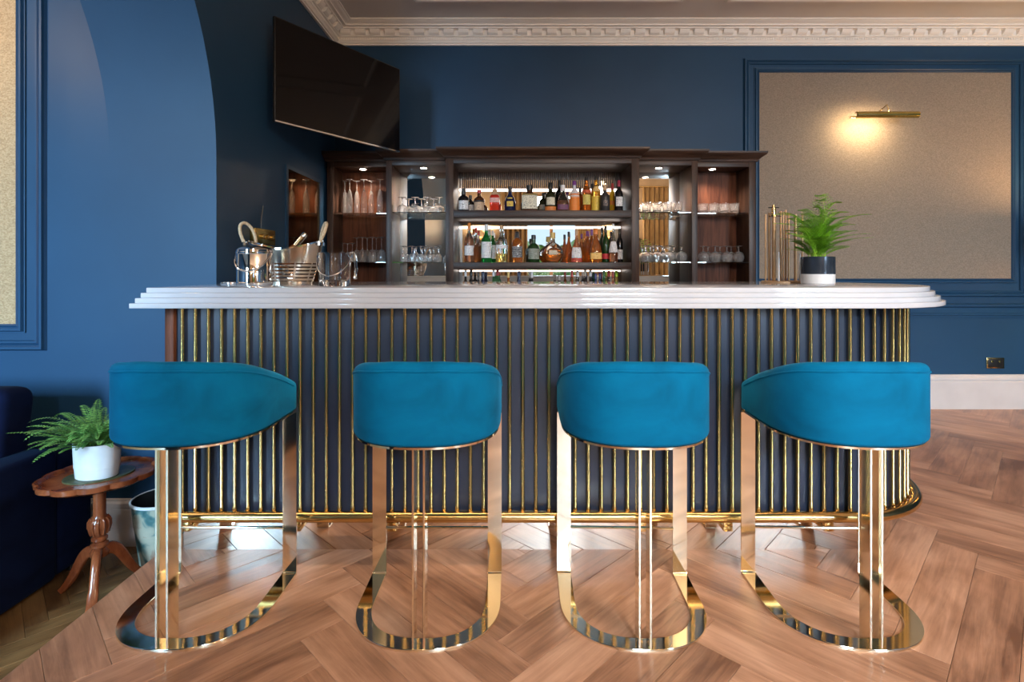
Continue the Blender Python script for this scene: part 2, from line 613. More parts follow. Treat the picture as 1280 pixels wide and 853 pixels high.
# ---- cornice
def cornice(name, p0, p1, inward, nblk, m0=0, m1=0):
    """p0->p1 along the wall, inward = unit vector into the room; m0/m1 mitre factors"""
    p0, p1, inw = Vector(p0), Vector(p1), Vector(inward)
    t = (p1 - p0).normalized()
    prof = [(0, 3.18), (.018, 3.18), (.018, 3.192), (.030, 3.196), (.036, 3.210), (.040, 3.214), (.040, 3.238),
            (.056, 3.242), (.060, 3.250), (.060, 3.290), (.105, 3.292), (.105, 3.300), (.112, 3.303), (.135, 3.303), (.137, 3.312),
            (.150, 3.318), (.165, 3.322), (.180, 3.330), (.190, 3.331), (.190, CEIL), (0, CEIL)]
    r0 = [tuple(p0 + inw * a + t * (a * m0) + Vector((0, 0, z))) for a, z in prof]
    r1 = [tuple(p1 + inw * a - t * (a * m1) + Vector((0, 0, z))) for a, z in prof]
    o = struct(MB().loft([r0, r1]).build(name, M_WHITE, smooth=False))
    L = (p1 - p0).length
    base = None
    # block course
    n = int((L - 0.12) / 0.127)
    for k in range(n):
        s = 0.115 + 0.127 * k
        c = p0 + t * s
        if base is None:
            mb = MB()
            mb.loft([[(-.043, .060, 3.250), (.043, .060, 3.250), (.043, .066, 3.250), (-.043, .066, 3.250)],
                     [(-.043, .060, 3.262), (.043, .060, 3.262), (.043, .084, 3.262), (-.043, .084, 3.262)],
                     [(-.043, .060, 3.290), (.043, .060, 3.290), (.043, .100, 3.290), (-.043, .100, 3.290)]])
            b = mb.build('cornice_block', M_WHITE, o, smooth=False)
            base = b.data
        else:
            b = bpy.data.objects.new('cornice_block', base)
            COL.objects.link(b)
            b.parent = o
        b.location = (c.x, c.y, 0)
        b.rotation_euler = (0, 0, math.atan2(inw.y, inw.x) - PI / 2)
    # fine bead row below the blocks
    mb = MB()
    s = 0.06
    while s < L - 0.05:
        a, d = p0 + t * s, p0 + t * (s + .011)
        q = [a + inw * .040, d + inw * .040, d + inw * .047, a + inw * .047]
        mb.loft([[(p.x, p.y, 3.216) for p in q], [(p.x, p.y, 3.236) for p in q]])
        s += 0.0205
    b = mb.build('bead_row', M_WHITE, o, smooth=False)
    b['kind'] = 'stuff'
    return o


cornice('trim_1', (LEFT, BACK, 0), (RIGHT, BACK, 0), (0, -1, 0), 0, 1, 1)
cornice('trim_2', (LEFT, JAMB - 1.2, 0), (LEFT, BACK, 0), (1, 0, 0), 0, 0, 1)


def frame(name, rect, plane, prof, material, axis='y', sgn=-1):
    """mitred moulding frame round rect (u0,u1,z0,z1), proud of a wall plane; prof = (outward offset, height)"""
    u0, u1, z0, z1 = rect
    rings = []
    for a, h in prof:
        cs = [(u0 - a, z0 - a), (u1 + a, z0 - a), (u1 + a, z1 + a), (u0 - a, z1 + a)]
        rings.append([(u, plane + sgn * h, z) for u, z in cs])
    mb = MB().loft(rings, cap=False)
    return struct(mb.build(name, material, smooth=False))


INNER = [(0, 0.0), (0, .010), (.008, .020), (.016, .014), (.024, .022), (.034, .022), (.040, .008), (.046, .008), (.046, 0)]
OUTER = [(0, 0.0), (0, .008), (.006, .018), (.014, .018), (.022, .010), (.034, .026), (.046, .026), (.050, .012), (.056, 0)]
# panel of the back wall
PX0, PX1, PZ0, PZ1 = 2.165, 4.37, 1.14, 2.945
struct(MB().box(PX0, PX1, BACK - .006, BACK, PZ0, PZ1).build('wall_panel', M_PAPER, smooth=False))
frame('trim_3', (PX0, PX1, PZ0, PZ1), BACK, INNER, M_TRIMBLUE)
frame('trim_4', (PX0 - .085, PX1 + .075, PZ0 - .105, PZ1 + .07), BACK, OUTER, M_TRIMBLUE)
frame('trim_5', (4.54, 4.88, PZ0 - .02, PZ1), BACK, OUTER, M_TRIMBLUE)
# alcove panel
struct(MB().box(-4.2, -2.592, JAMB - .006, JAMB, .935, 2.9).build('wall_panel_alcove', M_PAPER2, smooth=False))
frame('trim_6', (-4.2, -2.592, .935, 2.9), JAMB, INNER, M_TRIMBLUE)
frame('trim_7', (-4.3, -2.492, .85, 3.0), JAMB, OUTER, M_TRIMBLUE)
# dado rail and skirting, extruded profiles along x
def rail(name, prof, x0, x1, plane, material):
    return struct(MB().loft([[(x0, plane - h, z) for h, z in prof], [(x1, plane - h, z) for h, z in prof]]).build(name, material, smooth=False))


rail('trim_8', [(0, .80), (.012, .80), (.012, .815), (.022, .82), (.022, .835), (.014, .84), (.014, .885), (.034, .893), (.040, .905), (.040, .915), (0, .922)],
     2.02, RIGHT, BACK, M_TRIMBLUE)
SK = [(0, 0), (.026, 0), (.026, .235), (.020, .240), (.020, .252), (.026, .256), (.024, .275), (.014, .285), (.012, .298), (0, .300)]
rail('baseboard_back', SK, 2.02, RIGHT, BACK, M_SKIRT)
rail('baseboard_alcove', [(h, LOW + z * .8) for h, z in SK], -5.0, LEFT, JAMB, M_SKIRT)
# ceiling panel mouldings
def ceil_frame(name, x0, x1, y0, y1):
    prof = [(0, 0), (0, .012), (.015, .022), (.035, .022), (.045, .010), (.055, 0)]
    rings = [[(x0 - a, y0 - a, CEIL - h), (x1 + a, y0 - a, CEIL - h), (x1 + a, y1 + a, CEIL - h), (x0 - a, y1 + a, CEIL - h)] for a, h in prof]
    struct(MB().loft(rings, cap=False).build(name, M_WHITE, smooth=False))


ceil_frame('trim_9', -0.72, 1.30, 1.6, 4.17)
ceil_frame('trim_10', 1.72, 4.4, 1.6, 4.17)

# ================================================================== the bar
BCX, BCY = 1.44, 2.74          # centre of the rounded end
BR = 0.455                     # panel radius (rods stand proud of it)


def dline(r, xl, n=28, yback=None):
    """D-shaped outline: straight front, semicircular end on the right"""
    p = [(xl, BCY - r)] + arc(BCX, BCY, r, -PI / 2, PI / 2, n) + [(xl, BCY + r)]
    return p


bar = thing('bar_counter_front', 'long navy bar front lined with upright brass rods and rounded end', 'bar', (0, 2.74, 0))
MB().prism(dline(BR, -1.43), .155, 1.064).build('body_panel', M_PANEL, bar, world=True)
MB().prism(dline(.405, -1.43), 0, .155).build('kick_plate', M_KICK, bar, world=True)
MB().box(-1.468, -1.430, BCY - .475, BCY + .475, .155, 1.064).build('end_panel', M_WOODR, bar, bevel=.003, world=True)
b = MB().prism(dline(.468, -1.43), .155, .19).build('lower_rim', M_BRASS, bar, world=True)
pitch, rr = 0.05545, 0.0078
rod = None
pos = []
x = -1.396
while x < BCX:
    pos.append((x, BCY - .470))
    x += pitch
s = x - BCX
while s < .470 * PI * 0.97:
    a = -PI / 2 + s / .470
    pos.append((BCX + .470 * math.cos(a), BCY + .470 * math.sin(a)))
    s += pitch
for px, py in pos:
    if rod is None:
        rod = MB().lathe([(rr * 1.25, .190), (rr * 1.25, .215), (rr, .218), (rr, 1.064)], 12).build('brass_rod', M_BRASS, bar)
        o = rod
    else:
        o = rod.copy()
        COL.objects.link(o)
    o.location = (px, py - 2.74, 0)
led = MB().box(-1.40, 1.40, BCY - .530, BCY - .515, 1.0600, 1.0638).build('led_strip', M_LED, bar, world=True)
a = area('counter_led', (0.0, BCY - .522, 1.0585), (math.radians(-12), 0, 0), 2.8, .012, 4.5, (1.0, .80, .58))
a.parent = bar
a.location = Vector(a.location) - Vector(bar.location)

top = thing('bar_worktop', 'white stone bar worktop with four stepped edge tiers', 'countertop', (0, 2.74, 1.064))
for k in range(4):
    r = .606 - k * .0183
    z0 = 1.064 + k * .0203
    MB().prism(dline(r, -1.526 + k * .0105, 48), z0, z0 + .0203).build('stone_tier', M_STONE, top, bevel=.0025, world=True, angle=50)
CT = 1.064 + 4 * .0203

rl = thing('foot_rail', 'polished brass foot rail running round the base of the bar', 'foot rail', (0, 2.74, 0))
RR = .5015
path = [(-1.46, BCY - RR, .186), (-0.5, BCY - RR, .186), (.5, BCY - RR, .186)] + [(x, y, .186) for x, y in arc(BCX, BCY, RR, -PI / 2, PI / 2, 36)] + [(1.0, BCY + RR, .186)]
MB().tube(path, .0225, 20).build('rail', M_BRASS, rl, world=True)
for px in (-1.36, -0.90, -0.50, .20, .55, .90, 1.32):
    mb = MB().box(px - .019, px + .019, BCY - .51, BCY - .405, .128, .150).box(px - .019, px + .019, BCY - .51, BCY - .49, .150, .166)
    mb.build('bracket', M_BRASS, rl, bevel=.002, world=True)


# ================================================================== bar stools
def u_path(a, b, straight, n, ex):
    """U in plan from (a, y front) round the back to (-a, y front); back at y = 0"""
    p = []
    m_ = 8
    for i in range(m_):
        p.append((a, b + straight * (1 - i / m_)))
    for i in range(n + 1):
        t = PI * i / n
        c, s = math.cos(t), math.sin(t)
        p.append((a * math.copysign(abs(c) ** (2 / ex), c), b - b * abs(s) ** (2 / ex)))
    for i in range(1, m_ + 1):
        p.append((-a, b + straight * i / m_))
    return p


def make_stool():
    t = thing('bar_stool', 'teal', 'stool', group='teal velvet bar stools in a row')
    # upholstered wrap-around back
    P = u_path(.232, .245, .215, 40, 2.45)
    n = len(P)
    S = [0]
    for i in range(1, n):
        S.append(S[-1] + math.dist(P[i], P[i - 1]))
    tot = S[-1]

    def topz(i):
        d = min(S[i], tot - S[i])
        k = max(0, min(1, 1 - (d - .02) / (tot / 2 - .10)))
        return .926 - .030 * min(1, k * 1.8) - .122 * max(0, (k - .22) / .78) ** 1.5

    def sec(i):
        d = min(S[i], tot - S[i])
        e = min(1, (d + .004) / .03)
        e = math.sqrt(1 - (1 - e) ** 2)
        zb, zt = .657 + .03 * (1 - e), topz(i) - .02 * (1 - e)
        th = .026 * max(e, .25)
        r = min(.024, th * .95)
        o = []
        for cx, cz, a0 in ((th - r, zb + r * .6, -90), (th - r, zt - r, 0), (-(th - r), zt - r, 90), (-(th - r), zb + r * .6, 180)):
            for k in range(5):
                a = math.radians(a0 + 90 * k / 4)
                rz = r if cz > .7 else r * .6
                o.append((cx + r * math.cos(a), cz + rz * math.sin(a)))
        # slight bulge of the padding on the outer face
        return o

    rings = []
    for i in range(n):
        q0, q1 = P[max(i - 1, 0)], P[min(i + 1, n - 1)]
        tx, ty = q1[0] - q0[0], q1[1] - q0[1]
        l = math.hypot(tx, ty)
        sx, sy = -ty / l, tx / l          # left of travel = inside? path runs right->back->left
        rings.append([(P[i][0] + sx * a, P[i][1] + sy * a, z) for a, z in sec(i)])
    back = MB().loft(rings).build('backrest', M_TEAL, t, angle=60)
    pp = []
    for i in range(2, n - 2):
        q0, q1 = P[i - 1], P[i + 1]
        tx, ty = q1[0] - q0[0], q1[1] - q0[1]
        l = math.hypot(tx, ty)
        pp.append((P[i][0] - ty / l * .0262, P[i][1] + tx / l * .0262, topz(i) - .027))
    MB().tube(pp, .0036, 8).build('piping', M_TEAL, back)
    # brass band under the back
    P2 = u_path(.236, .250, .195, 40, 2.45)
    rg = []
    for i in range(len(P2)):
        q0, q1 = P2[max(i - 1, 0)], P2[min(i + 1, len(P2) - 1)]
        tx, ty = q1[0] - q0[0], q1[1] - q0[1]
        l = math.hypot(tx, ty)
        sx, sy = -ty / l, tx / l
        rg.append([(P2[i][0] + sx * a, P2[i][1] + sy * a + .0, z) for a, z in ((.016, .650), (.016, .657), (-.03, .657), (-.03, .650))])
    MB().loft(rg).build('brass_band', M_CHAMP, t)
    # seat
    sp = [(x * .86, .03 + y * .90) for x, y in u_path(.235, .245, .19, 24, 2.45)]
    MB().prism(sp, .640, .735).build('seat', M_TEAL, t, bevel=.02, seg=3)
    # flat floor hoop
    P3 = u_path(.230, .228, .178, 40, 2.35)
    rg = []
    for i in range(len(P3)):
        q0, q1 = P3[max(i - 1, 0)], P3[min(i + 1, len(P3) - 1)]
        tx, ty = q1[0] - q0[0], q1[1] - q0[1]
        l = math.hypot(tx, ty)
        sx, sy = -ty / l, tx / l
        rg.append([(P3[i][0] + sx * a, P3[i][1] + sy * a + .0275, z) for a, z in
                   ((.0275, 0), (.0275, .0075), (.0265, .009), (-.0265, .009), (-.0275, .0075), (-.0275, 0))])
    MB().loft(rg).build('base_hoop', M_CHAMP, t, angle=40)
    for s in (-1, 1):
        pth = [(s * .230, .424, .005), (s * .230, .430, .0055), (s * .230, .4345, .008), (s * .230, .4375, .0125), (s * .230, .438, .02), (s * .230, .438, .648)]
        w2, h2 = .0275, .004
        rg = []
        for i, (x, y, z) in enumerate(pth):
            if i < 5:
                a = [0, 15, 42, 72, 90][i]
            else:
                a = 90
            a = math.radians(a)
            ny, nz = -math.sin(a), math.cos(a)
            rg.append([(x - w2, y + ny * h2, z + nz * h2), (x + w2, y + ny * h2, z + nz * h2), (x + w2, y - ny * h2, z - nz * h2), (x - w2, y - ny * h2, z - nz * h2)])
        MB().loft(rg).build('front_leg', M_CHAMP, t, angle=30)
        MB().box(s * .0175 - .0035, s * .0175 + .0035, .004, .060, .009, .650).build('back_leg', M_CHAMP, t, bevel=.0008, seg=1)
    MB().tube([(-.204, .438, .188), (.204, .438, .188)], .0055, 10).build('footrest', M_CHAMP, t)
    return t


st0 = make_stool()
spots = [(-1.118, 1.705, 0.0, 'teal velvet bar stool standing next to the tripod side table'),
         (-.299, 1.705, 0.0, 'teal velvet bar stool second from the tripod side table'),
         (.425, 1.705, -.03, 'teal velvet bar stool second from the rounded end of the bar'),
         (1.163, 1.705, -.03, 'teal velvet bar stool at the rounded end of the bar')]
for i, (x, y, a, lab) in enumerate(spots):
    if i == 0:
        st0.location, st0.rotation_euler, st0['label'] = (x, y, 0), (0, 0, a), lab
    else:
        dup(st0, (x, y, 0), a, lab)

# ================================================================== back bar cabinets
CCX = .243
ZT = 2.068       # underside of the unit tops
FR = {'c': 4.28, 'm': 4.36, 'o': 4.43}
BK = BACK - .006


def cornice_top(parent, x0, x1, yf, l, r, yn=None):
    """flared crown board: l/r = True when that end is exposed"""
    prof = [(0, 2.110), (.012, 2.110), (.018, 2.126), (.034, 2.140), (.062, 2.160), (.070, 2.172), (.070, 2.186)]
    rings = []
    for a, z in prof:
        ring = [(max(x0 - (a if l else 0), LEFT + .0005), yf - a, z), (x1 + (a if r else 0), yf - a, z)]
        for end, e, x in ((r, 1, x1), (l, -1, x0)):      # returns stop against the neighbour's crown
            xo = x + e * (a if end else 0)
            if e == -1:
                xo = max(xo, LEFT + .0005)
            yr = BACK - .028 if yn is None else yn - a
            q = [(xo, yr, z), (x, yr, z), (x, BK, z)] if end else [(x, yf - a + (BK - yf + a) * .4, z), (x, yf - a + (BK - yf + a) * .7, z), (x, BK, z)]
            ring += q if e == 1 else q[::-1]
        rings.append(ring)
    return MB().loft(rings).build('crown_moulding', M_WOODH, parent, world=True, smooth=False)


def cabinet(label, x0, x1, kind, mirror, ls, rs, lx, rx):
    """x0..x1 outer limits; ls/rs stile widths"""
    yf = FR[kind]
    t = thing('display_cabinet', label, 'cabinet', ((x0 + x1) / 2, BACK - .2, 0), group='back bar cabinets')
    a, b = x0 + ls, x1 - rs
    if ls:
        MB().box(x0, a, yf, BK, .90, 2.11).build('side_panel', M_WOODD, t, bevel=.002, world=True)
    if rs:
        MB().box(b, x1, yf, BK, .90, 2.11).build('side_panel', M_WOODD, t, bevel=.002, world=True)
    MB().box(a, b, yf, BK, ZT, 2.11).build('top_rail', M_WOODH, t, bevel=.002, world=True)
    MB().box(x0, x1, yf + .02, BK, 0, .86).build('base_unit', M_WOODD, t, bevel=.003, world=True)
    MB().box(x0, x1, yf - .01 if kind == 'c' else yf, BK, .86, .90).build('base_top', M_WOODH, t, bevel=.002, world=True)
    if mirror:
        MB().box(a, b, BK - .012, BK, .90, ZT).build('mirror_back', M_MIRROR, t, world=True, smooth=False)
    else:
        MB().box(a, b, BK - .012, BK, .90, ZT).build('back_panel', M_WOODR, t, world=True, smooth=False)
    cornice_top(t, x0, x1, yf, lx, rx, {'c': FR['m'], 'm': FR['o'], 'o': None}[kind])
    return t, a, b, yf


def down_light(t, x, y, z, power=10.0):
    MB().lathe([(.034, 0), (.034, .004), (.026, .006)], 20, (x, y, z - .006)).build('downlight_ring', M_CHROME, t, world=True)
    MB().lathe([(.025, 0), (.025, .002)], 20, (x, y, z - .0075)).build('downlight', M_LEDW, t, world=True)
    d = bpy.data.lights.new('downlight_beam', 'SPOT')
    d.energy, d.color, d.spot_size, d.spot_blend, d.shadow_soft_size = power * 4, (1, .80, .62), 2.4, .8, .025
    o = bpy.data.objects.new('downlight_beam', d)
    COL.objects.link(o)
    o.parent = t
    o.location = Vector((x, y, z - .012)) - Vector(t.location)


H1, H2, H3 = .773, 1.268, 1.772
cc, ca_, cb_, cy_ = cabinet('wide centre back bar cabinet with mirror, two timber shelves and bottles', CCX - H1, CCX + H1, 'c', True, .061, .061, True, True)
cml, mla, mlb, my = cabinet('narrow mirrored cabinet of upturned stemware between centre cabinet and corner cabinet', CCX - H2, CCX - H1 - .001, 'm', True, .047, .0, True, False)
cmr, mra, mrb, my = cabinet('narrow mirrored cabinet with small tumblers over brandy glasses', CCX + H1 + .001, CCX + H2, 'm', True, .0, .047, False, True)
col_, ola, olb, oy = cabinet('timber-backed corner cabinet with tall flutes beside the left wall mirror', CCX - H3, CCX - H2 - .001, 'o', False, .050, .0, True, False)
cor_, ora, orb, oy = cabinet('timber-backed end cabinet with tumblers over balloon glasses beside the wall panel', CCX + H2 + .001, CCX + H3, 'o', False, .0, .055, False, True)
SH1, SH2, SH0 = 1.693, 1.277, .900
for z in (SH1, SH2):
    MB().box(ca_, cb_, cy_ + .004, BK - .030, z - .056, z).build('shelf', M_WOODH, cc, bevel=.002, world=True)
MB().box(ca_ + .01, cb_ - .01, BK - .030, BK - .012, 1.903, 1.922).build('led_strip', M_LED, cc, world=True, smooth=False)
MB().box(ca_ + .01, cb_ - .01, BK - .030, BK - .012, 1.578, 1.594).build('led_strip', M_LED, cc, world=True, smooth=False)
MB().box(ca_ + .01, cb_ - .01, BK - .030, BK - .012, 1.201, 1.213).build('led_strip', M_LED, cc, world=True, smooth=False)
mb = MB()
k = ca_ + .012
while k < cb_ - .02:
    mb.box(k, k + .011, BK - .024, BK - .012, 1.93, ZT)
    k += .0175
o = mb.build('ribbed_pelmet', M_WOODD, cc, world=True, smooth=False)
o['kind'] = 'stuff'
for t, a, b, y in ((cml, mla, mlb, my), (cmr, mra, mrb, my), (col_, ola, olb, oy), (cor_, ora, orb, oy)):
    for z in (1.690, 1.282):
        MB().box(a + .001, b - .001, y + .018, BK - .016, z - .008, z).build('glass_shelf', M_SHELFG, t, world=True, smooth=False)
down_light(cml, (mla + mlb) / 2 + .02, my + .10, ZT)
down_light(cmr, (mra + mrb) / 2 - .02, my + .10, ZT)
down_light(col_, (ola + olb) / 2, oy + .08, ZT, 6.5)
down_light(cor_, (ora + orb) / 2 - .05, oy + .08, ZT, 6.5)

# ================================================================== bottles
GLS = {}


def bmat(kind):
    if kind not in GLS:
        T = {'clear': ((.96, .97, .97), 1), 'green': ((.02, .30, .06), .75), 'dkgreen': ((.015, .05, .012), .25), 'black': ((.010, .009, .010), 0),
             'brown': ((.09, .03, .012), .3), 'amber': ((.55, .16, .02), .7), 'gold': ((.80, .38, .04), .7), 'red': ((.72, .05, .025), .45),
             'orange': ((.95, .28, .04), .35), 'yellow': ((.85, .52, .03), .3), 'navy': ((.010, .014, .05), 0), 'grey': ((.035, .032, .033), 0),
             'frost': ((.80, .76, .78), .15), 'rose': ((.85, .38, .18), .8), 'pale': ((.90, .66, .18), .8), 'olive': ((.022, .022, .008), .1)}
        c, tr = T[kind]
        GLS[kind] = mat('bottle_' + kind, c, .06 if tr or kind != 'grey' else .35, 0, **{'Transmission Weight': float(tr), 'IOR': 1.4})
    return GLS[kind]


CM = {}


def cmat(rgb, rough=.45, metal=0.0):
    key = (rgb, rough, metal)
    if key not in CM:
        CM[key] = mat('bottle_trim_%d' % len(CM), rgb, rough, metal)
    return CM[key]


LB = {}


def lmat(rgb, ink):
    key = (rgb, ink)
    if key not in LB:
        m = mat('paper_label_%d' % len(LB), rgb, .6)
        nt, b = nodes(m)
        mp = coords(nt, (160, 160, 230))
        n = N(nt, 'ShaderNodeTexNoise', Scale=1.0, Detail=2.0)
        nt.links.new(mp.outputs[0], n.inputs['Vector'])
        nt.links.new(ramp(nt, n.outputs['Fac'], [(.36, ink), (.46, rgb)]), b.inputs['Base Color'])
        LB[key] = m
    return LB[key]


STY = {  # (z fraction, half-width fraction), exponent, depth ratio
    'round': ([(0, .92), (.02, 1), (.52, 1), (.60, .90), (.68, .60), (.74, .36), (.80, .31), (1, .30)], 2, 1),
    'squat': ([(0, .92), (.02, 1), (.50, 1), (.58, .93), (.66, .62), (.70, .36), (1, .33)], 2, 1),
    'wine': ([(0, .92), (.02, 1), (.55, 1), (.64, .82), (.72, .46), (.78, .37), (1, .34)], 2, 1),
    'square': ([(0, .95), (.02, 1), (.60, 1), (.66, .90), (.70, .45), (.74, .36), (1, .34)], 5, .62),
    'wsq': ([(0, .95), (.02, 1), (.62, 1), (.72, .86), (.77, .40), (.82, .34), (1, .33)], 4.5, .9),
    'pyramid': ([(0, .96), (.02, 1), (.30, .98), (.50, .72), (.66, .42), (.72, .34), (1, .33)], 3, .8),
    'drop': ([(0, .90), (.03, 1), (.30, 1.0), (.44, .82), (.58, .50), (.70, .28), (.80, .24), (1, .24)], 2.4, .8),
    'flask': ([(0, .50), (.04, .66), (.14, .90), (.26, 1.0), (.38, .98), (.50, .82), (.60, .52), (.66, .26), (.70, .21), (1, .21)], 2.2, .42),
    'bulb': ([(0, .80), (.04, .95), (.22, 1), (.42, .98), (.54, .80), (.64, .48), (.70, .34), (1, .31)], 2, 1),
    'slim': ([(0, .94), (.02, 1), (.60, 1), (.68, .80), (.74, .5), (.80, .44), (1, .42)], 2, 1),
}


def bottle(label, x, y, z, w, h, sty, body, lab=None, cap=((.02, .02, .02), .84), liquid=None, name='spirit_bottle', group='bottles on the back bar', extra=None):
    prof, ex, dr = STY[sty]
    hw = w / 2
    t = thing(name, label, 'bottle', (x, y, z), 0, group)
    n = 24

    def ring(f, k, zz):
        o = []
        for j in range(n):
            a = 2 * PI * j / n
            c, s = math.cos(a), math.sin(a)
            # necks turn round again
            e = 2 if k < .5 else ex
            d = 1 if k < .5 else dr
            o.append((hw * k * f * math.copysign(abs(c) ** (2 / e), c), hw * k * f * d * math.copysign(abs(s) ** (2 / e), s), zz))
        return o

    def width(fr):
        for (z0, k0), (z1, k1) in zip(prof, prof[1:]):
            if z0 <= fr <= z1:
                return k0 + (k1 - k0) * (fr - z0) / (z1 - z0)
        return prof[-1][1]

    cz = cap[1]
    zz = [p[0] for p in prof if p[0] < cz] + [cz]
    MB().loft([ring(1, width(f), f * h) for f in zz]).build('bottle_body', bmat(body), t, angle=50)
    if liquid:
        lk, lv = liquid
        fz = [.025] + [p[0] for p in prof if .03 < p[0] < lv] + [lv]
        MB().loft([ring(.90, width(f), f * h) for f in fz]).build('liquid', bmat(lk), t, angle=50)
    MB().loft([ring(1.14, width(f), f * h) for f in (cz - .0, .985)] + [ring(.95, width(1), h)]).build('cap', cmat(cap[0], .35), t, angle=40)

    def patch(z0, z1, colr, ink, spread, out, nm='paper_label'):
        e, d = ex, dr
        rows = []
        m_ = 8
        zs = [z0, (z0 + z1) / 2, z1]
        outer, inner = [], []
        mb = MB()
        for zf in zs:
            k = width(zf)
            for off, lst in ((out, outer), (0.0002, inner)):
                row = []
                for j in range(m_ + 1):
                    a = -PI / 2 + spread * (2 * j / m_ - 1)
                    c, s = math.cos(a), math.sin(a)
                    r = hw * k + off
                    row.append((r * math.copysign(abs(c) ** (2 / e), c), (hw * k * d + off) * math.copysign(abs(s) ** (2 / e), s), zf * h))
                lst.append(row)
        rings = [o_ + i_[::-1] for o_, i_ in zip(outer, inner)]
        mb.loft(rings)
        mb.build(nm, lmat(colr, ink), t, angle=50)

    if lab:
        patch(lab[0], lab[1], lab[2], lab[3] if len(lab) > 3 else (.12, .10, .10), lab[4] if len(lab) > 4 else 1.05, .0012)
    for e_ in (extra or []):
        patch(e_[0], e_[1], e_[2], e_[3], e_[4], .0022, 'label_band')
    return t


W_ = (.78, .76, .76)
CR = (.74, .68, .52)
BLK, RED, CORK, PUR, GLD, WHT, ORG = (.015, .015, .016), (.45, .03, .03), (.52, .33, .19), (.16, .03, .22), (.62, .42, .12), (.75, .74, .76), (.72, .22, .04)
SX = 670 / 4.42


def fx(px, d=4.42):
    return (px - 640) * d / F


YB = 4.40
UP = [  # px, w px, top y, style, body, label, cap, liquid, text, rear
    (579.5, 14, 233, 'squat', 'black', (.08, .46, W_), (BLK, .74), None, 'squat black bottle with wide white label on the upper shelf', 0),
    (588.0, 11, 240, 'squat', 'black', (.10, .45, W_), (BLK, .78), None, 'small black bottle half hidden behind the squat black one', .09),
    (599.0, 13.5, 235, 'squat', 'brown', (.06, .42, (.62, .42, .27)), (RED, .84), None, 'brown bottle with tan label and domed red cap', 0),
    (618.5, 12.5, 234, 'wsq', 'red', (.40, .60, (.75, .42, .38)), (CORK, .74), None, 'bright red gin bottle with cork stopper', 0),
    (637.5, 14, 231, 'bulb', 'navy', (.20, .55, (.75, .55, .08), (.35, .05, .08), .6), (BLK, .80), None, 'dark navy bottle with round yellow emblem', 0),
    (662.0, 20, 229, 'square', 'brown', (.10, .60, CR), (BLK, .80), None, 'broad square amber bottle with cream arched label', 0),
    (679.0, 11, 237, 'round', 'olive', (.15, .40, (.4, .36, .3)), (BLK, .82), None, 'dark bottle tucked between the square amber bottle and the olive flask', .09),
    (688.0, 14, 226, 'squat', 'olive', (.22, .48, CR, (.45, .38, .26), .8), (BLK, .78), None, 'dark olive flask with cream label and orange sash', 0),
    (699.5, 12, 221, 'wine', 'black', None, (BLK, .82), None, 'tall black bottle standing behind the clear pyramid bottle', .09),
    (703.5, 15, 229, 'pyramid', 'clear', (.07, .26, (.13, .03, .10)), (WHT, .78), ('rose', .42), 'clear pyramid bottle with white ball stopper and plum label', 0),
    (718.0, 12.5, 224, 'round', 'frost', None, (PUR, .86), None, 'frosted bottle fading to orange with purple cap', 0),
    (725.0, 10, 230, 'round', 'amber', None, (BLK, .80), None, 'small amber bottle behind the frosted orange bottle', .09),
    (733.0, 11.5, 219, 'wine', 'amber', (.20, .48, (.72, .58, .14), (.03, .04, .02), .9), (BLK, .90), None, 'amber rum bottle with yellow star-shaped label', 0),
    (745.0, 12, 217.5, 'round', 'gold', (.02, .42, (.76, .52, .07), (.55, .34, .05), 1.2), (BLK, .88), None, 'tall gold bottle with black ball stopper', 0),
    (740.5, 9, 225, 'round', 'brown', None, (BLK, .85), None, 'slim brown bottle between the star label and the gold bottle', .10),
    (756.0, 12.5, 230, 'squat', 'grey', (.18, .40, (.07, .06, .06), (.35, .25, .2), .5), (CORK, .78), None, 'matt charcoal squat bottle with wooden stopper', -.06),
    (765.5, 9.5, 225, 'round', 'yellow', None, (RED, .78), None, 'slim yellow bottle with red foil neck', .08),
    (773.5, 10.5, 224, 'wine', 'black', (.16, .46, W_, (.25, .2, .2), .9), ((.28, .02, .05), .80), None, 'black bottle with white oval label and dark red capsule', -.03),
]
EX = {688.0: [(.02, .17, ORG, (.5, .12, .03), 1.2)], 718.0: [(.02, .58, (.80, .22, .03), (.75, .30, .08), 1.5)], 765.5: [(.26, .40, (.72, .25, .03), (.6, .12, .03), 1.2)],
      599.0: [(.44, .50, (.02, .02, .02), (.02, .02, .02), 1.2)], 733.0: [(.53, .62, (.55, .10, .04), (.5, .1, .04), 1.3)], 745.0: [(.56, .70, (.72, .52, .22), (.4, .2, .05), .9)],
      662.0: [(.62, .645, (.65, .5, .2), (.5, .4, .1), 1.1)]}
for px, wp, ty, sty, body, lab, cap, liq, txt, dy in UP:
    d = YB + dy
    s = F / d
    bottle(txt, (px - 640) / s, d, SH1, wp / s, (262.5 - ty) / (F / 4.40), sty, body, lab, cap, liq, group='bottles on the upper shelf', extra=EX.get(px))
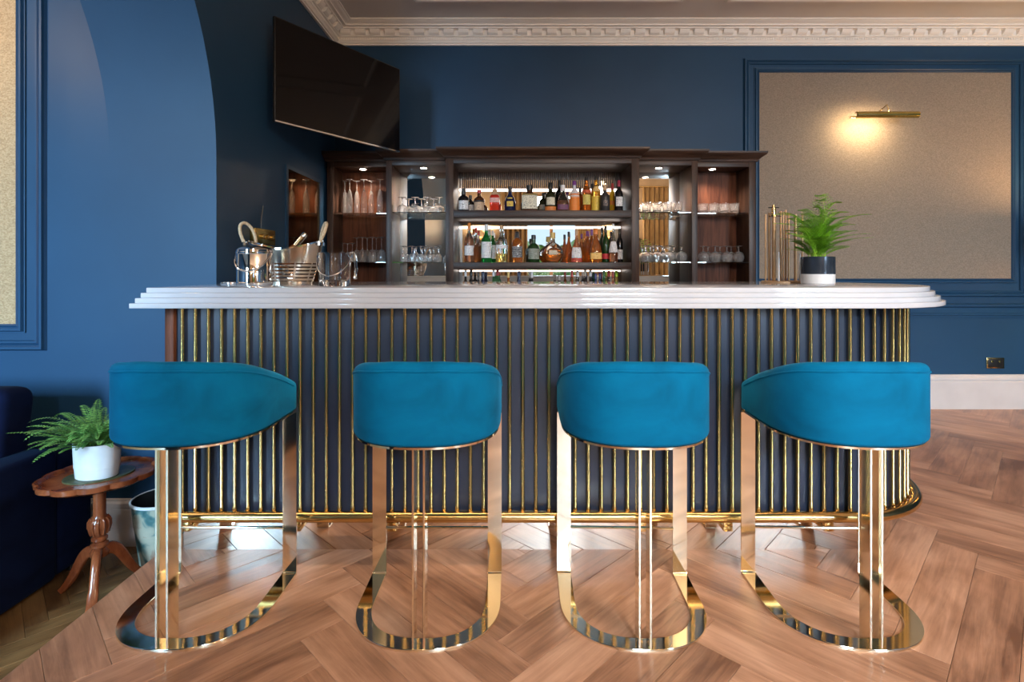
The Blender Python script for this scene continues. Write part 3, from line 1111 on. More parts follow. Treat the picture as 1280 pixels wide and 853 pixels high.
LO = [
    (586.5, 12.5, 279, 'round', 'clear', (.18, .42, W_), (ORG, .82), ('rose', .62), 'clear bottle of amber spirit with bright orange capsule', 0),
    (595.0, 9, 284, 'round', 'clear', None, (RED, .86), ('amber', .55), 'slim amber bottle with dark red cap behind the orange capsule bottle', .10),
    (608.0, 13.5, 281, 'round', 'green', (.12, .54, W_), (WHT, .84), None, 'green gin bottle with large white label', 0),
    (616.0, 9, 287, 'round', 'green', (.12, .54, W_), (WHT, .84), None, 'green bottle peeping out behind the green gin bottle', .12),
    (627.0, 14.5, 283, 'squat', 'clear', (.38, .48, W_), (CORK, .92), ('pale', .25), 'clear bottle a quarter full of pale yellow spirit', 0),
    (646.5, 13, 290, 'wsq', 'amber', (.16, .52, (.05, .045, .045), (.7, .68, .66), 1.1), (BLK, .80), None, 'amber whiskey bottle with black and white label', 0),
    (667.0, 15, 294, 'squat', 'dkgreen', (.12, .50, (.20, .21, .16), (.6, .6, .55), 1.0), (BLK, .84), None, 'squat dark green whisky bottle', 0),
    (691.0, 27, 291, 'flask', 'clear', (.26, .40, (.55, .48, .36), (.3, .22, .12), .35), (GLD, .80), ('amber', .30), 'round flat crystal cognac decanter with gold neck', 0),
    (711.0, 12, 289, 'drop', 'amber', None, (BLK, .84), None, 'amber bottle half hidden behind the pink-striped label bottle', .10),
    (720.5, 13.5, 288, 'drop', 'rose', (.14, .46, W_), (CORK, .84), None, 'long-necked pink brown bottle with white label and red stripes', 0),
    (734.0, 9, 288, 'round', 'amber', None, (PUR, .84), None, 'slim amber bottle with purple cap, shorter of the pair', .10),
    (739.5, 9, 285, 'round', 'amber', None, (PUR, .82), None, 'slim amber bottle with purple cap, taller of the pair', .18),
    (744.5, 15.5, 286, 'pyramid', 'amber', (.10, .28, (.78, .48, .14), (.5, .28, .06), 1.0), (ORG, .82), None, 'triangular amber bottle with orange gold label', -.02),
    (752.5, 8, 283, 'wine', 'dkgreen', None, (BLK, .86), None, 'dark green slim bottle behind the red label bottle', .11),
    (757.0, 9.5, 282, 'wine', 'dkgreen', (.10, .24, (.55, .03, .04), (.4, .02, .02), 1.2), (BLK, .82), None, 'dark green wine bottle with red base label', .05),
    (766.5, 11, 280, 'drop', 'clear', (.26, .54, W_), (WHT, .92), ('rose', .24), 'clear long-necked bottle with white label and a little rose liquid', 0),
    (774.5, 8, 285, 'slim', 'black', (.10, .38, W_), (BLK, .85), None, 'slim black bottle with white label by the cabinet side', .09),
]
EX2 = {720.5: [(.03, .06, (.6, .05, .05), (.6, .05, .05), 1.1), (.09, .12, (.6, .05, .05), (.6, .05, .05), 1.1)]}
for px, wp, ty, sty, body, lab, cap, liq, txt, dy in LO:
    d = YB + dy
    s = F / d
    bottle(txt, (px - 640) / s, d, SH2, wp / s, (328.5 - ty) / (F / 4.40), sty, body, lab, cap, liq, group='bottles on the lower shelf', extra=EX2.get(px))
BT = [(582, 338, 'black', WHT), (589, 337, 'black', BLK), (598, 340, 'clear', BLK), (604, 339, 'navy', (.02, .03, .08)), (617, 338, 'green', WHT), (622, 337, 'green', RED),
      (635.5, 340, 'amber', GLD), (649, 339, 'navy', (.03, .035, .09)), (665, 340, 'clear', (.6, .6, .62)), (699, 344, 'clear', (.35, .3, .28)), (715, 338.5, 'amber', RED),
      (722, 338.5, 'clear', WHT), (731.5, 337, 'clear', (.45, .40, .32)), (738, 338, 'clear', WHT), (744.5, 342, 'navy', (.02, .03, .16)), (750, 342, 'navy', (.03, .04, .18)),
      (755, 338.5, 'green', (.02, .10, .03)), (761, 338.5, 'clear', RED), (766.0, 339, 'amber', (.35, .05, .05)), (770.5, 338.5, 'pale', (.45, .72, .03))]
CN = ['white-capped black', 'black', 'black-capped clear', 'navy', 'white-capped green', 'red-capped green', 'gold-capped amber', 'dark blue', 'silver-capped clear', 'brown-capped clear',
      'red-capped amber', 'white-capped clear', 'tan-capped clear', 'cream-capped clear', 'royal blue', 'bright blue', 'dark green', 'red-capped clear', 'maroon-capped amber', 'lime-capped pale']
for k, (px, ty, body, cap) in enumerate(BT):
    d = 4.40 + (.05 if k % 2 else 0)
    s = F / d
    h = 1.22 + (337 - ty) / s - SH0
    bottle(CN[k] + ' bottle top showing under the lower timber shelf', (px - 640) / s, d, SH0, .050 if k % 2 else .058, h, 'slim' if k % 2 else 'round', body, None, (cap, .84), None,
           group='bottles on the cabinet base')


# ================================================================== glassware
def solid(prof_out, prof_in):
    """closed glass wall: outer profile upwards then inner profile downwards"""
    return prof_out + prof_in


def flip(prof):
    H = max(z for r, z in prof)
    return [(r, H - z) for r, z in prof]


G_FLUTE = [(0, 0), (.030, 0), (.031, .002), (.008, .006), (.004, .012), (.0035, .060), (.007, .066), (.0035, .072), (.006, .082), (.016, .11), (.024, .16), (.025, .22), (.0235, .285),
           (.0225, .285), (.0235, .22), (.0225, .16), (.014, .11), (.004, .085), (0, .084)]
G_WINE = [(0, 0), (.034, 0), (.035, .002), (.010, .006), (.004, .012), (.0035, .095), (.006, .102), (.022, .112), (.034, .135), (.037, .165), (.033, .21),
          (.032, .21), (.036, .165), (.033, .135), (.021, .114), (.004, .106), (0, .105)]
G_SMALL = [(0, 0), (.031, 0), (.032, .002), (.009, .006), (.004, .012), (.0035, .068), (.006, .074), (.022, .084), (.032, .105), (.034, .130), (.030, .16),
           (.029, .16), (.033, .13), (.031, .105), (.021, .086), (.004, .078), (0, .077)]
G_COUPE = [(0, 0), (.034, 0), (.035, .002), (.010, .005), (.005, .010), (.0045, .055), (.008, .062), (.034, .072), (.045, .092), (.044, .125),
           (.043, .125), (.044, .092), (.033, .074), (.006, .066), (0, .065)]
G_BALL = [(0, 0), (.034, 0), (.035, .002), (.010, .005), (.006, .010), (.005, .040), (.010, .046), (.036, .060), (.047, .085), (.046, .105), (.032, .135),
          (.031, .135), (.045, .105), (.046, .085), (.035, .062), (.008, .050), (0, .049)]
G_TUMB = [(0, 0), (.030, 0), (.034, .004), (.037, .085), (.0355, .085), (.032, .018), (0, .016)]
G_SHOT = [(0, 0), (.026, 0), (.029, .003), (.034, .074), (.0325, .074), (.027, .020), (0, .018)]
GB = {}


def glassware(name, prof, upside, x, y, z, label, group, k=1.0):
    key = (id(prof), upside)
    if key not in GB:
        p = flip(prof) if upside else prof
        mb = MB().lathe(p, 20, cap=False)
        o = mb.build(name, M_STEMW, angle=60)
        GB[key] = o.data
    else:
        o = bpy.data.objects.new(name, GB[key])
        COL.objects.link(o)
    o.location = (x, y, z)
    o.scale = (k, k, k)
    o.rotation_euler = (0, 0, random.random())
    return tag(o, label, 'glass', group)


S1, S2 = 1.690, 1.282
def row(name, prof, up, pxs, d, z, label, group, k=1.0):
    for px in pxs:
        glassware(name, prof, up, fx(px, d), d, z, label, group, k)


row('champagne_flute', G_FLUTE, True, (437, 455), 4.50, S1, 'tall upturned champagne flute on the corner cabinet upper shelf', 'upturned flutes')
row('champagne_flute', G_FLUTE, True, (431, 446, 464), 4.58, S1, 'tall upturned champagne flute on the corner cabinet upper shelf', 'upturned flutes')
row('champagne_flute', G_FLUTE, True, (475,), 4.50, S1, 'tall upturned champagne flute on the corner cabinet upper shelf', 'upturned flutes')
row('small_wine_glass', G_SMALL, True, (428.5, 434.5 + 6), 4.50, S2, 'short upturned wine glass on the corner cabinet lower shelf', 'short glasses in the corner cabinet')
row('small_wine_glass', G_SMALL, True, (434.5,), 4.58, S2, 'short upturned wine glass on the corner cabinet lower shelf', 'short glasses in the corner cabinet')
row('wine_glass', G_WINE, True, (453, 465.5, 477), 4.50, S2, 'taller upturned wine glass on the corner cabinet lower shelf', 'tall glasses in the corner cabinet')
row('wine_glass', G_WINE, True, (446, 459, 470.5), 4.59, S2, 'taller upturned wine glass on the corner cabinet lower shelf', 'tall glasses in the corner cabinet')
L_ = 'upturned coupe glass on the upper glass shelf left of the bottles'
row('coupe_glass', G_COUPE, True, (503, 519, 534, 549), 4.42, S1, L_.replace('left of', 'beside'), 'upturned coupes')
row('coupe_glass', G_COUPE, True, (511, 527, 542), 4.53, S1, L_.replace('left of', 'beside'), 'upturned coupes')
row('cocktail_glass', G_SMALL, True, (504, 515, 526, 537, 548), 4.42, S2, 'small upturned stem glass under the coupe glasses', 'small upturned stem glasses', .82)
row('cocktail_glass', G_SMALL, True, (509, 520, 531, 542), 4.52, S2, 'small upturned stem glass under the coupe glasses', 'small upturned stem glasses', .82)
row('tumbler', G_TUMB, False, (808, 821, 834, 847), 4.43, S1, 'small clear tumbler on the mirrored cabinet upper shelf', 'tumblers on the mirrored upper shelf')
row('tumbler', G_TUMB, False, (805, 817.5, 830, 842), 4.53, S1, 'small clear tumbler on the mirrored cabinet upper shelf', 'tumblers on the mirrored upper shelf')
row('brandy_glass', G_BALL, True, (807, 822, 837, 852), 4.43, S2, 'upturned brandy glass on the mirrored cabinet lower shelf', 'brandy glasses in the mirrored cabinet')
row('brandy_glass', G_BALL, True, (813, 828, 842), 4.54, S2, 'upturned brandy glass on the mirrored cabinet lower shelf', 'brandy glasses in the mirrored cabinet')
row('whisky_tumbler', G_SHOT, False, (879, 892, 905, 918), 4.51, S1, 'thick-based whisky tumbler on the end cabinet upper shelf', 'tumblers in the end cabinet', 1.15)
row('whisky_tumbler', G_SHOT, False, (878, 890, 902, 914), 4.61, S1, 'thick-based whisky tumbler on the end cabinet upper shelf', 'tumblers in the end cabinet', 1.15)
row('balloon_glass', G_BALL, True, (879, 894, 908.5, 923), 4.51, S2, 'upturned balloon glass on the end cabinet lower shelf', 'balloon glasses in the end cabinet')
row('balloon_glass', G_BALL, True, (885, 900, 914), 4.62, S2, 'upturned balloon glass on the end cabinet lower shelf', 'balloon glasses in the end cabinet')

# ================================================================== television
def corner_pt(px, py, d):
    return Vector(((px - 640) * d / F, d, 1.22 + (337 - py) * d / F))


A = Vector((-1.458, 3.29, 0))
B = Vector((-.872, 4.17, 0))
tv_len = (B - A).length
tv_rz = math.atan2(B.y - A.y, B.x - A.x)
mid = (A + B) / 2
tv = thing('television', 'wide black flat-screen television angled out from the left wall', 'television', (mid.x, mid.y, 2.455), tv_rz)
hh = .325
MB().box(-tv_len / 2, tv_len / 2, 0, .022, -hh, hh).build('housing', M_BLACK, tv, bevel=.003)
MB().box(-tv_len / 2 + .008, tv_len / 2 - .008, -.002, .0005, -hh + .014, hh - .008).build('screen', M_SCREEN, tv, smooth=False)
MB().box(-tv_len / 2 + .004, tv_len / 2 - .004, -.003, .001, -hh + .001, -hh + .010).build('bottom_bezel', M_CHROME, tv, smooth=False)
MB().box(-.28, .28, .022, .05, -.24, .10).build('rear_casing', M_BLACK, tv, bevel=.01)
MB().box(-.10, .10, .05, .07, -.12, .08).build('mount_plate', M_BLACK, tv, bevel=.002)
R_ = Matrix.Rotation(-tv_rz, 3, 'Z')
w0 = R_ @ (Vector((LEFT, mid.y + .25, 0)) - Vector((mid.x, mid.y, 0)))
MB().tube([(0, .06, -.02), ((w0.x) * .5 + .08, w0.y * .5 + .03, -.02), (w0.x, w0.y, -.02)], .018, 8).build('mount_arm', M_BLACK, tv)

# ================================================================== left wall fittings
mr = thing('wall_mirror', 'bronze-tinted mirror panel in a dark frame on the left wall', 'mirror', (LEFT, 4.0, 1.15))
MB().box(LEFT, LEFT + .006, 3.69, 4.30, 1.10, 1.915).build('mirror_glass', M_BRONZE, mr, world=True, smooth=False)
mb = MB()
mb.box(LEFT, LEFT + .012, 3.66, 3.69, 1.07, 1.94).box(LEFT, LEFT + .012, 4.30, 4.36, 1.07, 1.94)
mb.box(LEFT, LEFT + .012, 3.69, 4.30, 1.915, 1.94).box(LEFT, LEFT + .012, 3.69, 4.30, 1.07, 1.10)
mb.build('mirror_frame', M_TRIMBLUE, mr, world=True, smooth=False)
sw = thing('switch_plate', 'brass switch plate with three dimmer knobs on the dark wall', 'light switch', (LEFT, 3.3, 1.42))
MB().box(0, .035, -.135, .135, -.048, .048).build('plate', M_BRASSD, sw, bevel=.004)
for k in (-.055, .01, .075):
    o = MB().lathe([(.016, 0), (.016, .014), (.012, .018)], 14).build('dimmer_knob', M_BRASS, sw)
    o.location, o.rotation_euler = (.035, k, 0), (0, PI / 2, 0)
MB().tube([(.02, -.03, .048), (.02, -.03, .11), (.024, -.015, .19)], .0016, 6).build('wire', M_BLACK, sw)

# ================================================================== on the worktop
# lidded steel ice bucket
ib = thing('ice_bucket', 'lidded polished steel ice bucket with hanging bail handle', 'ice bucket', (-1.225, 2.55, CT))
MB().lathe([(.074, 0), (.080, .003), (.081, .012), (.078, .016), (.078, .150), (.076, .153)], 40).build('bucket_body', M_CHROME, ib)
MB().lathe([(.080, .148), (.0815, .150), (.0815, .157), (.080, .159)], 40).build('rim_band', M_CHROME, ib)
MB().lathe([(.079, .159), (.078, .168), (.066, .180), (.040, .186), (0, .187)], 40).build('lid', M_CHROME, ib)
hp = [(.083 * math.cos(a), -.083 * math.sin(a) * .98, .150 - .083 * 1.0 * math.sin(a)) for a in [PI * i / 18 for i in range(19)]]
MB().tube(hp, .0042, 8).build('bail_handle', M_CHROME, ib)
# champagne bath with rope handles
bt = thing('champagne_bath', 'slatted steel champagne bath with tan rope handles', 'wine cooler', (-1.215, 2.87, CT))


def oval(a, b, z, n=40, dip=0):
    return [(a * math.cos(2 * PI * j / n), b * math.sin(2 * PI * j / n), z + dip * abs(math.cos(2 * PI * j / n)) ** 2) for j in range(n)]


def wall(z0, z1, a0, a1, b0, b1, d0=0, d1=0, th=.004):
    return MB().loft([oval(a0, b0, z0, dip=d0), oval(a1, b1, z1, dip=d1), oval(a1 - th, b1 - th, z1, dip=d1), oval(a0 - th, b0 - th, z0, dip=d0)], closed=True)


MB().lathe([(0, 0), (1, 0), (1, .012), (0, .012)], 40, sx=.145, sy=.085, cap=False).build('bath_base', M_STEELW, bt)
zz = .012
a_at = lambda z: .145 + (.205 - .145) * (z / .195)
b_at = lambda z: .085 + (.105 - .085) * (z / .195)
for k in range(5):
    z0, z1 = .016 + k * .0185, .016 + k * .0185 + .0115
    wall(z0, z1, a_at(z0), a_at(z1), b_at(z0), b_at(z1)).build('band', M_STEELW, bt)
for k in range(10):
    an = 2 * PI * k / 10 + .2
    MB().tube([(a_at(.01) * .975 * math.cos(an), b_at(.01) * .965 * math.sin(an), .012), (a_at(.12) * .975 * math.cos(an), b_at(.12) * .965 * math.sin(an), .115)], .004, 6).build('upright', M_STEELW, bt)
wall(.108, .180, a_at(.108), a_at(.18), b_at(.108), b_at(.18), 0, .045).build('upper_wall', M_STEELW, bt)
wall(.178, .186, a_at(.18) + .003, a_at(.18) + .003, b_at(.18) + .003, b_at(.18) + .003, .045, .045, .009).build('rolled_rim', M_CHROME, bt)
for s in (-1, 1):
    for q in ((-.035, .035),):
        pth = bez((s * .200, q[0], .215), (s * .26, q[0], .33), (s * .22, q[1], .36), (s * .178, q[1], .225), 16)
        pth = bez((s * .198, -.04, .214), (s * .275, -.04, .36), (s * .185, .04, .36), (s * .175, .04, .220), 16)
        MB().tube(pth, .0085, 8).build('rope_handle', M_ROPE, bt)
    for yy, xx in ((-.04, .198), (.04, .190)):
        MB().lathe([(.010, 0), (.010, .018)], 10, (s * xx, yy, .203)).build('handle_cap', M_CHROME, bt)
cb = thing('champagne_bottle', 'champagne bottle with silver foil neck lying in the steel bath', 'bottle', (-1.307, 2.8965, CT + .035), 0)
MB().lathe([(.020, 0), (.040, .002), (.041, .12), (.034, .15), (.018, .20), (.0155, .215)], 24).build('bottle_body', bmat('amber'), cb)
MB().lathe([(.0165, .212), (.0165, .27), (.018, .272), (.018, .290), (.014, .298), (0, .300)], 20).build('foil_neck', M_CHROME, cb)
cb.rotation_euler = Vector((.176, .054, .243)).to_track_quat('Z', 'Y').to_euler()
# glass ice bucket and tongs
gb = thing('glass_ice_bucket', 'heavy clear glass ice bucket with wire bail handle', 'ice bucket', (-.80, 2.42, CT))
MB().lathe([(0, 0), (.066, 0), (.068, .003), (.074, .150), (.0705, .150), (.066, .030), (0, .028)], 40, cap=False).build('glass_body', M_GLASS, gb, angle=50)
hp = [(.076 * math.cos(a), -.082 * math.sin(a), .132 - .085 * math.sin(a)) for a in [PI * i / 18 for i in range(19)]]
MB().tube(hp, .0028, 8).build('bail_handle', M_CHROME, gb)
for s in (-1, 1):
    MB().lathe([(.006, -.006), (.006, .006)], 10, (s * .076, 0, .132)).build('handle_pivot', M_CHROME, gb)
tg = thing('ice_tongs', 'small steel ice tongs hooked on the glass ice bucket', 'tongs', (-.712, 2.42, CT + .03))
for s in (-1, 1):
    MB().tube([(0, 0, .119), (.006, s * .012, .09), (.008, s * .016, .04), (.004, s * .006, .012)], .003, 8).build('tong_arm', M_CHROME, tg)
    MB().lathe([(0, 0), (.007, .002), (.008, .010), (.004, .018)], 10, (.004, s * .007, 0)).build('claw', M_CHROME, tg)
MB().tube([(0, 0, .116), (-.003, 0, .1222), (-.0155, 0, .1225), (-.0207, 0, .119), (-.0210, 0, .111)], .003, 8).build('hook', M_CHROME, tg)
# small dark tray
MB_t = MB().lathe([(.050, 0), (.056, .003), (.057, .012), (.053, .012), (.050, .006), (0, .006)], 28).build('coaster_tray', M_CHROME)
MB_t.location = (-1.37, 2.56, CT)
MB_t.location = (-1.385, 2.66, CT)
tag(MB_t, 'small round metal coaster tray beside the steel ice bucket', 'tray')

# cluster of brass tubes
tb = thing('brass_tube_tower', 'cluster of upright brass tubes with a cross-handled tap top', 'ornament', (1.60, 3.07, CT))
TX = [(957, .0048, 268, 0), (961.5, .0075, 266, .04), (967.5, .0105, 271, 0), (976, .0062, 264, .03), (979.3, .0042, 265, -.03), (982.2, .005, 262.5, .02), (986, .0056, 266, 0), (994.5, .0085, 268, .03),
      (1003, .005, 268, .0)]
for px, r, ty, dy in TX:
    d = 3.07 + dy
    MB().lathe([(r * .9, .010), (r, .012), (r, 1.22 + (337 - ty) * d / F - CT - .002), (r * .8, 1.22 + (337 - ty) * d / F - CT)], 16, (fx(px, d) - 1.60, dy, 0)).build('tube', M_COPPER, tb)
for px, ty in ((973.5, 315), (1000, 317)):
    d = 2.98
    MB().lathe([(.006, .010), (.006, .12), (.003, 1.22 + (337 - ty) * d / F - CT)], 10, (fx(px, d) - 1.60, d - 3.07, 0)).build('white_spike', M_POTW, tb)
MB().loft([oval(.165, .115, 0), oval(.165, .115, .008), oval(.162, .112, .010)]).build('base_plate', M_COPPER, tb)
d = 3.07
zt = 1.22 + (337 - 271) * d / F - CT
ox = fx(967, d) - 1.60
MB().lathe([(.024, zt), (.024, zt + .005), (.013, zt + .008), (.013, zt + .03), (.009, zt + .055), (.008, zt + .066)], 16, (ox, 0, 0)).build('tap_head', M_BRASS, tb)
MB().tube([(ox - .030, 0, zt + .052), (ox + .030, 0, zt + .052)], .0035, 8).build('cross_handle', M_BLACK, tb)
MB().tube([(ox - .026, 0, zt + .003), (ox + .042, 0, zt + .003)], .003, 8).build('side_pin', M_BLACK, tb)


# ================================================================== plants
def leaflet(mb, p, dirv, nrm, l, w):
    dirv = dirv.normalized()
    s = dirv.cross(nrm).normalized()
    a, b, c, e = p, p + dirv * l * .45 + s * w / 2 + nrm * w * .12, p + dirv * l, p + dirv * l * .45 - s * w / 2 + nrm * w * .12
    mb.add([a, b, c, e], [(0, 1, 2), (0, 2, 3)])


def fern(parent, base_z, n, lmin, lmax, material, hub, squash=1.0, seed=3):
    rnd = random.Random(seed)
    for k in range(n):
        az = 2 * PI * k * .381966 + rnd.uniform(-.2, .2)
        el = rnd.uniform(.35, 1.45)
        L = rnd.uniform(lmin, lmax)
        d = Vector((math.cos(az), math.sin(az), 0))
        p0 = Vector((hub * d.x * rnd.uniform(.2, 1), hub * .7 * d.y * rnd.uniform(.2, 1), base_z))
        p1 = p0 + (d * math.cos(el) + Vector((0, 0, math.sin(el)))) * L * .45
        p2 = p1 + d * L * .40 + Vector((0, 0, L * (.22 * math.sin(el))))
        p3 = p2 + d * L * .26 + Vector((0, 0, -L * rnd.uniform(.0, .30)))
        q = [Vector(v) for v in bez(p0, p1, p2, p3, 22)]
        mb = MB()
        mb.tube(q, lambda i: .0016 * (1 - i / 26), 4)
        for i in range(3, 22):
            t = (q[min(i + 1, 22)] - q[i - 1]).normalized()
            up = Vector((0, 0, 1))
            s = t.cross(up).normalized()
            nn = s.cross(t).normalized()
            f = i / 22
            ll = (.009 + L * .060) * (math.sin(PI * min(1, f * .85 + .12)) ** .8) * rnd.uniform(.85, 1.1)
            for sg in (-1, 1):
                leaflet(mb, q[i], s * sg + t * .35 - nn * .15 * rnd.random(), nn, ll, .0080)
        mb.build('frond', material, parent, smooth=False)


# fern on the side table (white oval pot)
TBX, TBY, TBZ = -1.835, 2.385, .310
fp = thing('potted_fern', 'bushy green fern in white oval pot on the tripod side table', 'plant', (-1.830, 2.365, TBZ))
MB().loft([oval(.080, .062, .0), oval(.084, .066, .003), oval(.088, .069, .045), oval(.0895, .070, .046), oval(.094, .074, .150), oval(.090, .070, .150), oval(.088, .068, .135)], cap=True).build('pot', M_POTW, fp)
MB().loft([oval(.087, .067, .1352), oval(.06, .05, .142)]).build('soil', M_SOIL, fp)
fern(fp, .138, 135, .11, .26, M_FERN, .07)

# asparagus fern on the worktop
ap = thing('potted_asparagus_fern', 'feathery bright green asparagus fern in grey and white pot on the worktop', 'plant', (1.592, 2.79, CT))
MB().lathe([(.076, 0), (.079, .002), (.079, .050), (.079, .051)], 36).build('pot_base', M_POTW, ap)
MB().lathe([(.0795, .051), (.080, .053), (.080, .139), (.078, .141), (.074, .139), (.073, .125)], 36).build('pot', M_POTG, ap)
MB().lathe([(.073, .126), (.03, .131)], 24).build('soil', M_SOIL, ap)
rnd = random.Random(11)
PL = [(-.24, .17, -.05), (-.22, .22, .0), (-.14, .14, .05), (-.17, .12, -.02), (.26, .10, -.02), (.20, .17, .03), (.17, .21, .0), (.10, .28, -.02), (.05, .30, .04), (-.03, .31, -.06), (.12, .25, .08),
      (.14, .13, -.08), (-.10, .09, -.10), (.09, .08, -.12), (-.05, .19, .10), (.06, .22, -.12), (-.10, .24, -.02), (.02, .15, -.10), (-.08, .05, .05), (.15, .06, .05), (.0, .26, .02), (.04, .11, .02),
      (-.12, .18, -.09), (.11, .17, -.06), (-.03, .10, -.12), (.18, .14, .06)] + [(rnd.uniform(-.17, .19), rnd.uniform(.03, .24), rnd.uniform(-.13, .1)) for _ in range(34)]
for (dx, dz, dy) in PL:
    tip = Vector((dx, dy, .14 + dz))
    p0 = Vector((rnd.uniform(-.04, .04), rnd.uniform(-.03, .03), .125))
    hor = Vector((dx, dy, 0))
    q = [Vector(v) for v in bez(p0, p0 + Vector((hor.x * .12, hor.y * .12, dz * .70)), p0 + Vector((hor.x * .42, hor.y * .42, dz * 1.10)), tip, 20)]
    mb = MB()
    mb.tube(q, lambda i: .0013 * (1 - i / 26), 4)
    for i in range(5, 21):
        t = (q[min(i + 1, 20)] - q[i - 1]).normalized()
        s = t.cross(Vector((0, 0, 1)))
        if s.length < .05:
            s = Vector((0, 1, 0))
        s.normalize()
        f = (i - 5) / 15
        bl = .075 * (1 - f) ** .7 * min(1, .35 + f * 3) + .010
        for sg in (-1, 1):
            bd = (s * sg + t * .75 + Vector((0, 0, rnd.uniform(-.08, .05)))).normalized()
            nn = Vector((0, 0, 1))
            leaflet(mb, q[i], bd, nn, bl, .003)
            for m_ in range(1, 8, 2):
                c = q[i] + bd * bl * m_ / 8
                pr = bd.cross(nn).normalized()
                nl = .020 * (1 - m_ / 11)
                for s2 in (-1, 1):
                    leaflet(mb, c, pr * s2 + bd * .6, nn, nl, .0056)
    mb.build('frond', M_FERN2, ap, smooth=False)

# ================================================================== side table, bin and sofa in the alcove
tbl = thing('tripod_side_table', 'small mahogany tripod side table with scalloped oval top', 'table', (TBX, TBY, LOW))
H = TBZ - LOW


def scal(a, b, z, amp, n=96):
    o = []
    for j in range(n):
        t = 2 * PI * j / n
        k = 1 + amp * (abs(math.cos(t * 6)) ** .6 - .55)
        x, y = a * k * math.cos(t), b * k * math.sin(t)
        cz, sz = math.cos(.55), math.sin(.55)
        o.append((x * cz - y * sz, x * sz + y * cz, z))
    return o


MB().loft([scal(.15, .13, H - .030, .0), scal(.200, .185, H - .026, .05), scal(.218, .202, H - .014, .07), scal(.220, .204, H + .006, .07), scal(.214, .198, H + .008, .07),
           scal(.205, .189, H + .004, .06), scal(.199, .183, H - .006, .05), scal(.10, .09, H - .006, .0)]).build('table_top', M_MAHOG, tbl, angle=40)
MB().loft([scal(.130, .100, H - .0058, 0), scal(.130, .100, H, 0)]).build('leather_inset', M_LEATHER, tbl)
MB().lathe([(.030, .165), (.034, .17), (.036, .185), (.028, .198), (.024, .203), (.034, .212), (.034, .222), (.022, .230), (.031, .240), (.031, .248), (.024, .256), (.036, .275), (.041, .300), (.040, .322),
            (.030, .338), (.024, .350), (.0235, .420), (.026, .455), (.022, .460), (.036, .468), (.036, .476), (.026, .482), (.040, .492), (.040, H - .030)], 28).build('column', M_MAHOG, tbl)
mb = MB()
for j in range(12):
    a = 2 * PI * j / 12
    mb.tube([(.033 * math.cos(a), .033 * math.sin(a), .268), (.0415 * math.cos(a), .0415 * math.sin(a), .300), (.0405 * math.cos(a), .0405 * math.sin(a), .322), (.031 * math.cos(a), .031 * math.sin(a), .337)], .005, 6)
mb.build('fluting', M_MAHOG, tbl)
for an in (math.radians(-62), math.radians(58), math.radians(178)):
    c, s = math.cos(an), math.sin(an)
    pr = bez((.020, 0, .185), (.085, 0, .205), (.095, 0, .075), (.170, 0, .0105), 14)
    pth = [(x * c, x * s, z) for x, y, z in pr]
    MB().sweep(pth, lambda i: [(a * (.016 if i < 11 else .019), b * (.026 - .011 * i / 14)) for a, b in ((-1, -.7), (-.6, -1), (.6, -1), (1, -.7), (1, .7), (.6, 1), (-.6, 1), (-1, .7))]).build('foot', M_MAHOG, tbl, angle=50)

# painted bin
M_BIN = mat('painted_bin', (.35, .45, .42), .4)
nt, b = nodes(M_BIN)
mp = coords(nt, (9, 9, 9))
n = N(nt, 'ShaderNodeTexNoise', Scale=1.0, Detail=3.0, Distortion=.8)
nt.links.new(mp.outputs[0], n.inputs['Vector'])
nt.links.new(ramp(nt, n.outputs['Fac'], [(.30, (.010, .032, .045)), (.42, (.06, .15, .15)), (.50, (.32, .33, .26)), (.62, (.38, .36, .28)), (.70, (.20, .06, .03))]), b.inputs['Base Color'])
bn = thing('waste_bin', 'painted waste bin with floral decoration behind the side table', 'bin', (-1.722, 2.645, LOW))
MB().lathe([(.092, 0), (.096, .002), (.134, .318), (.130, .318), (.092, .006), (0, .006)], 40, cap=False).build('bin_body', M_BIN, bn)
MB().lathe([(.134, .308), (.137, .312), (.137, .319), (.131, .322), (.129, .318)], 40, cap=False).build('bin_rim', M_POTW, bn)
MB().lathe([(.1295, .316), (.0915, .010)], 40, cap=False).build('bin_lining', M_BLACK, bn)

# sofa
sf = thing('sofa', 'dark navy velvet sofa in the alcove beside the side table', 'sofa', (-2.7, 2.2, LOW))
SXR = -2.075
MB().box(-3.9, SXR - .19, 1.62, 2.40, LOW + .06, LOW + .40).build('seat_base', M_NAVY, sf, bevel=.03, seg=3, world=True)
MB().box(SXR - .19, SXR, 1.60, 2.46, LOW + .02, LOW + .625).build('armrest', M_NAVY, sf, bevel=.035, seg=4, world=True)
MB().box(-3.9, SXR - .005, 2.44, 2.68, LOW + .02, LOW + .585).build('back_frame', M_NAVY, sf, bevel=.05, seg=4, world=True)
MB().box(-3.05, SXR - .20, 1.60, 2.40, LOW + .39, LOW + .52).build('seat_cushion', M_NAVY, sf, bevel=.045, seg=4, world=True)
o = MB().box(-.40, .40, -.10, .10, 0, .40).build('back_cushion', M_NAVY, sf, bevel=.06, seg=4)
o.location = (-2.60 + 2.7, 2.36 - 2.2, .515)
o.rotation_euler = (-.12, 0, 0)
mb = MB().box(SXR - .415, SXR - .411, 2.20, 2.21, 0, .02)
for px in (-3.8, -2.12):
    for py in (1.68, 2.58):
        MB().lathe([(.018, 0), (.025, .06)], 10, (px, py, LOW)).build('sofa_foot', M_BLACK, sf, world=True)

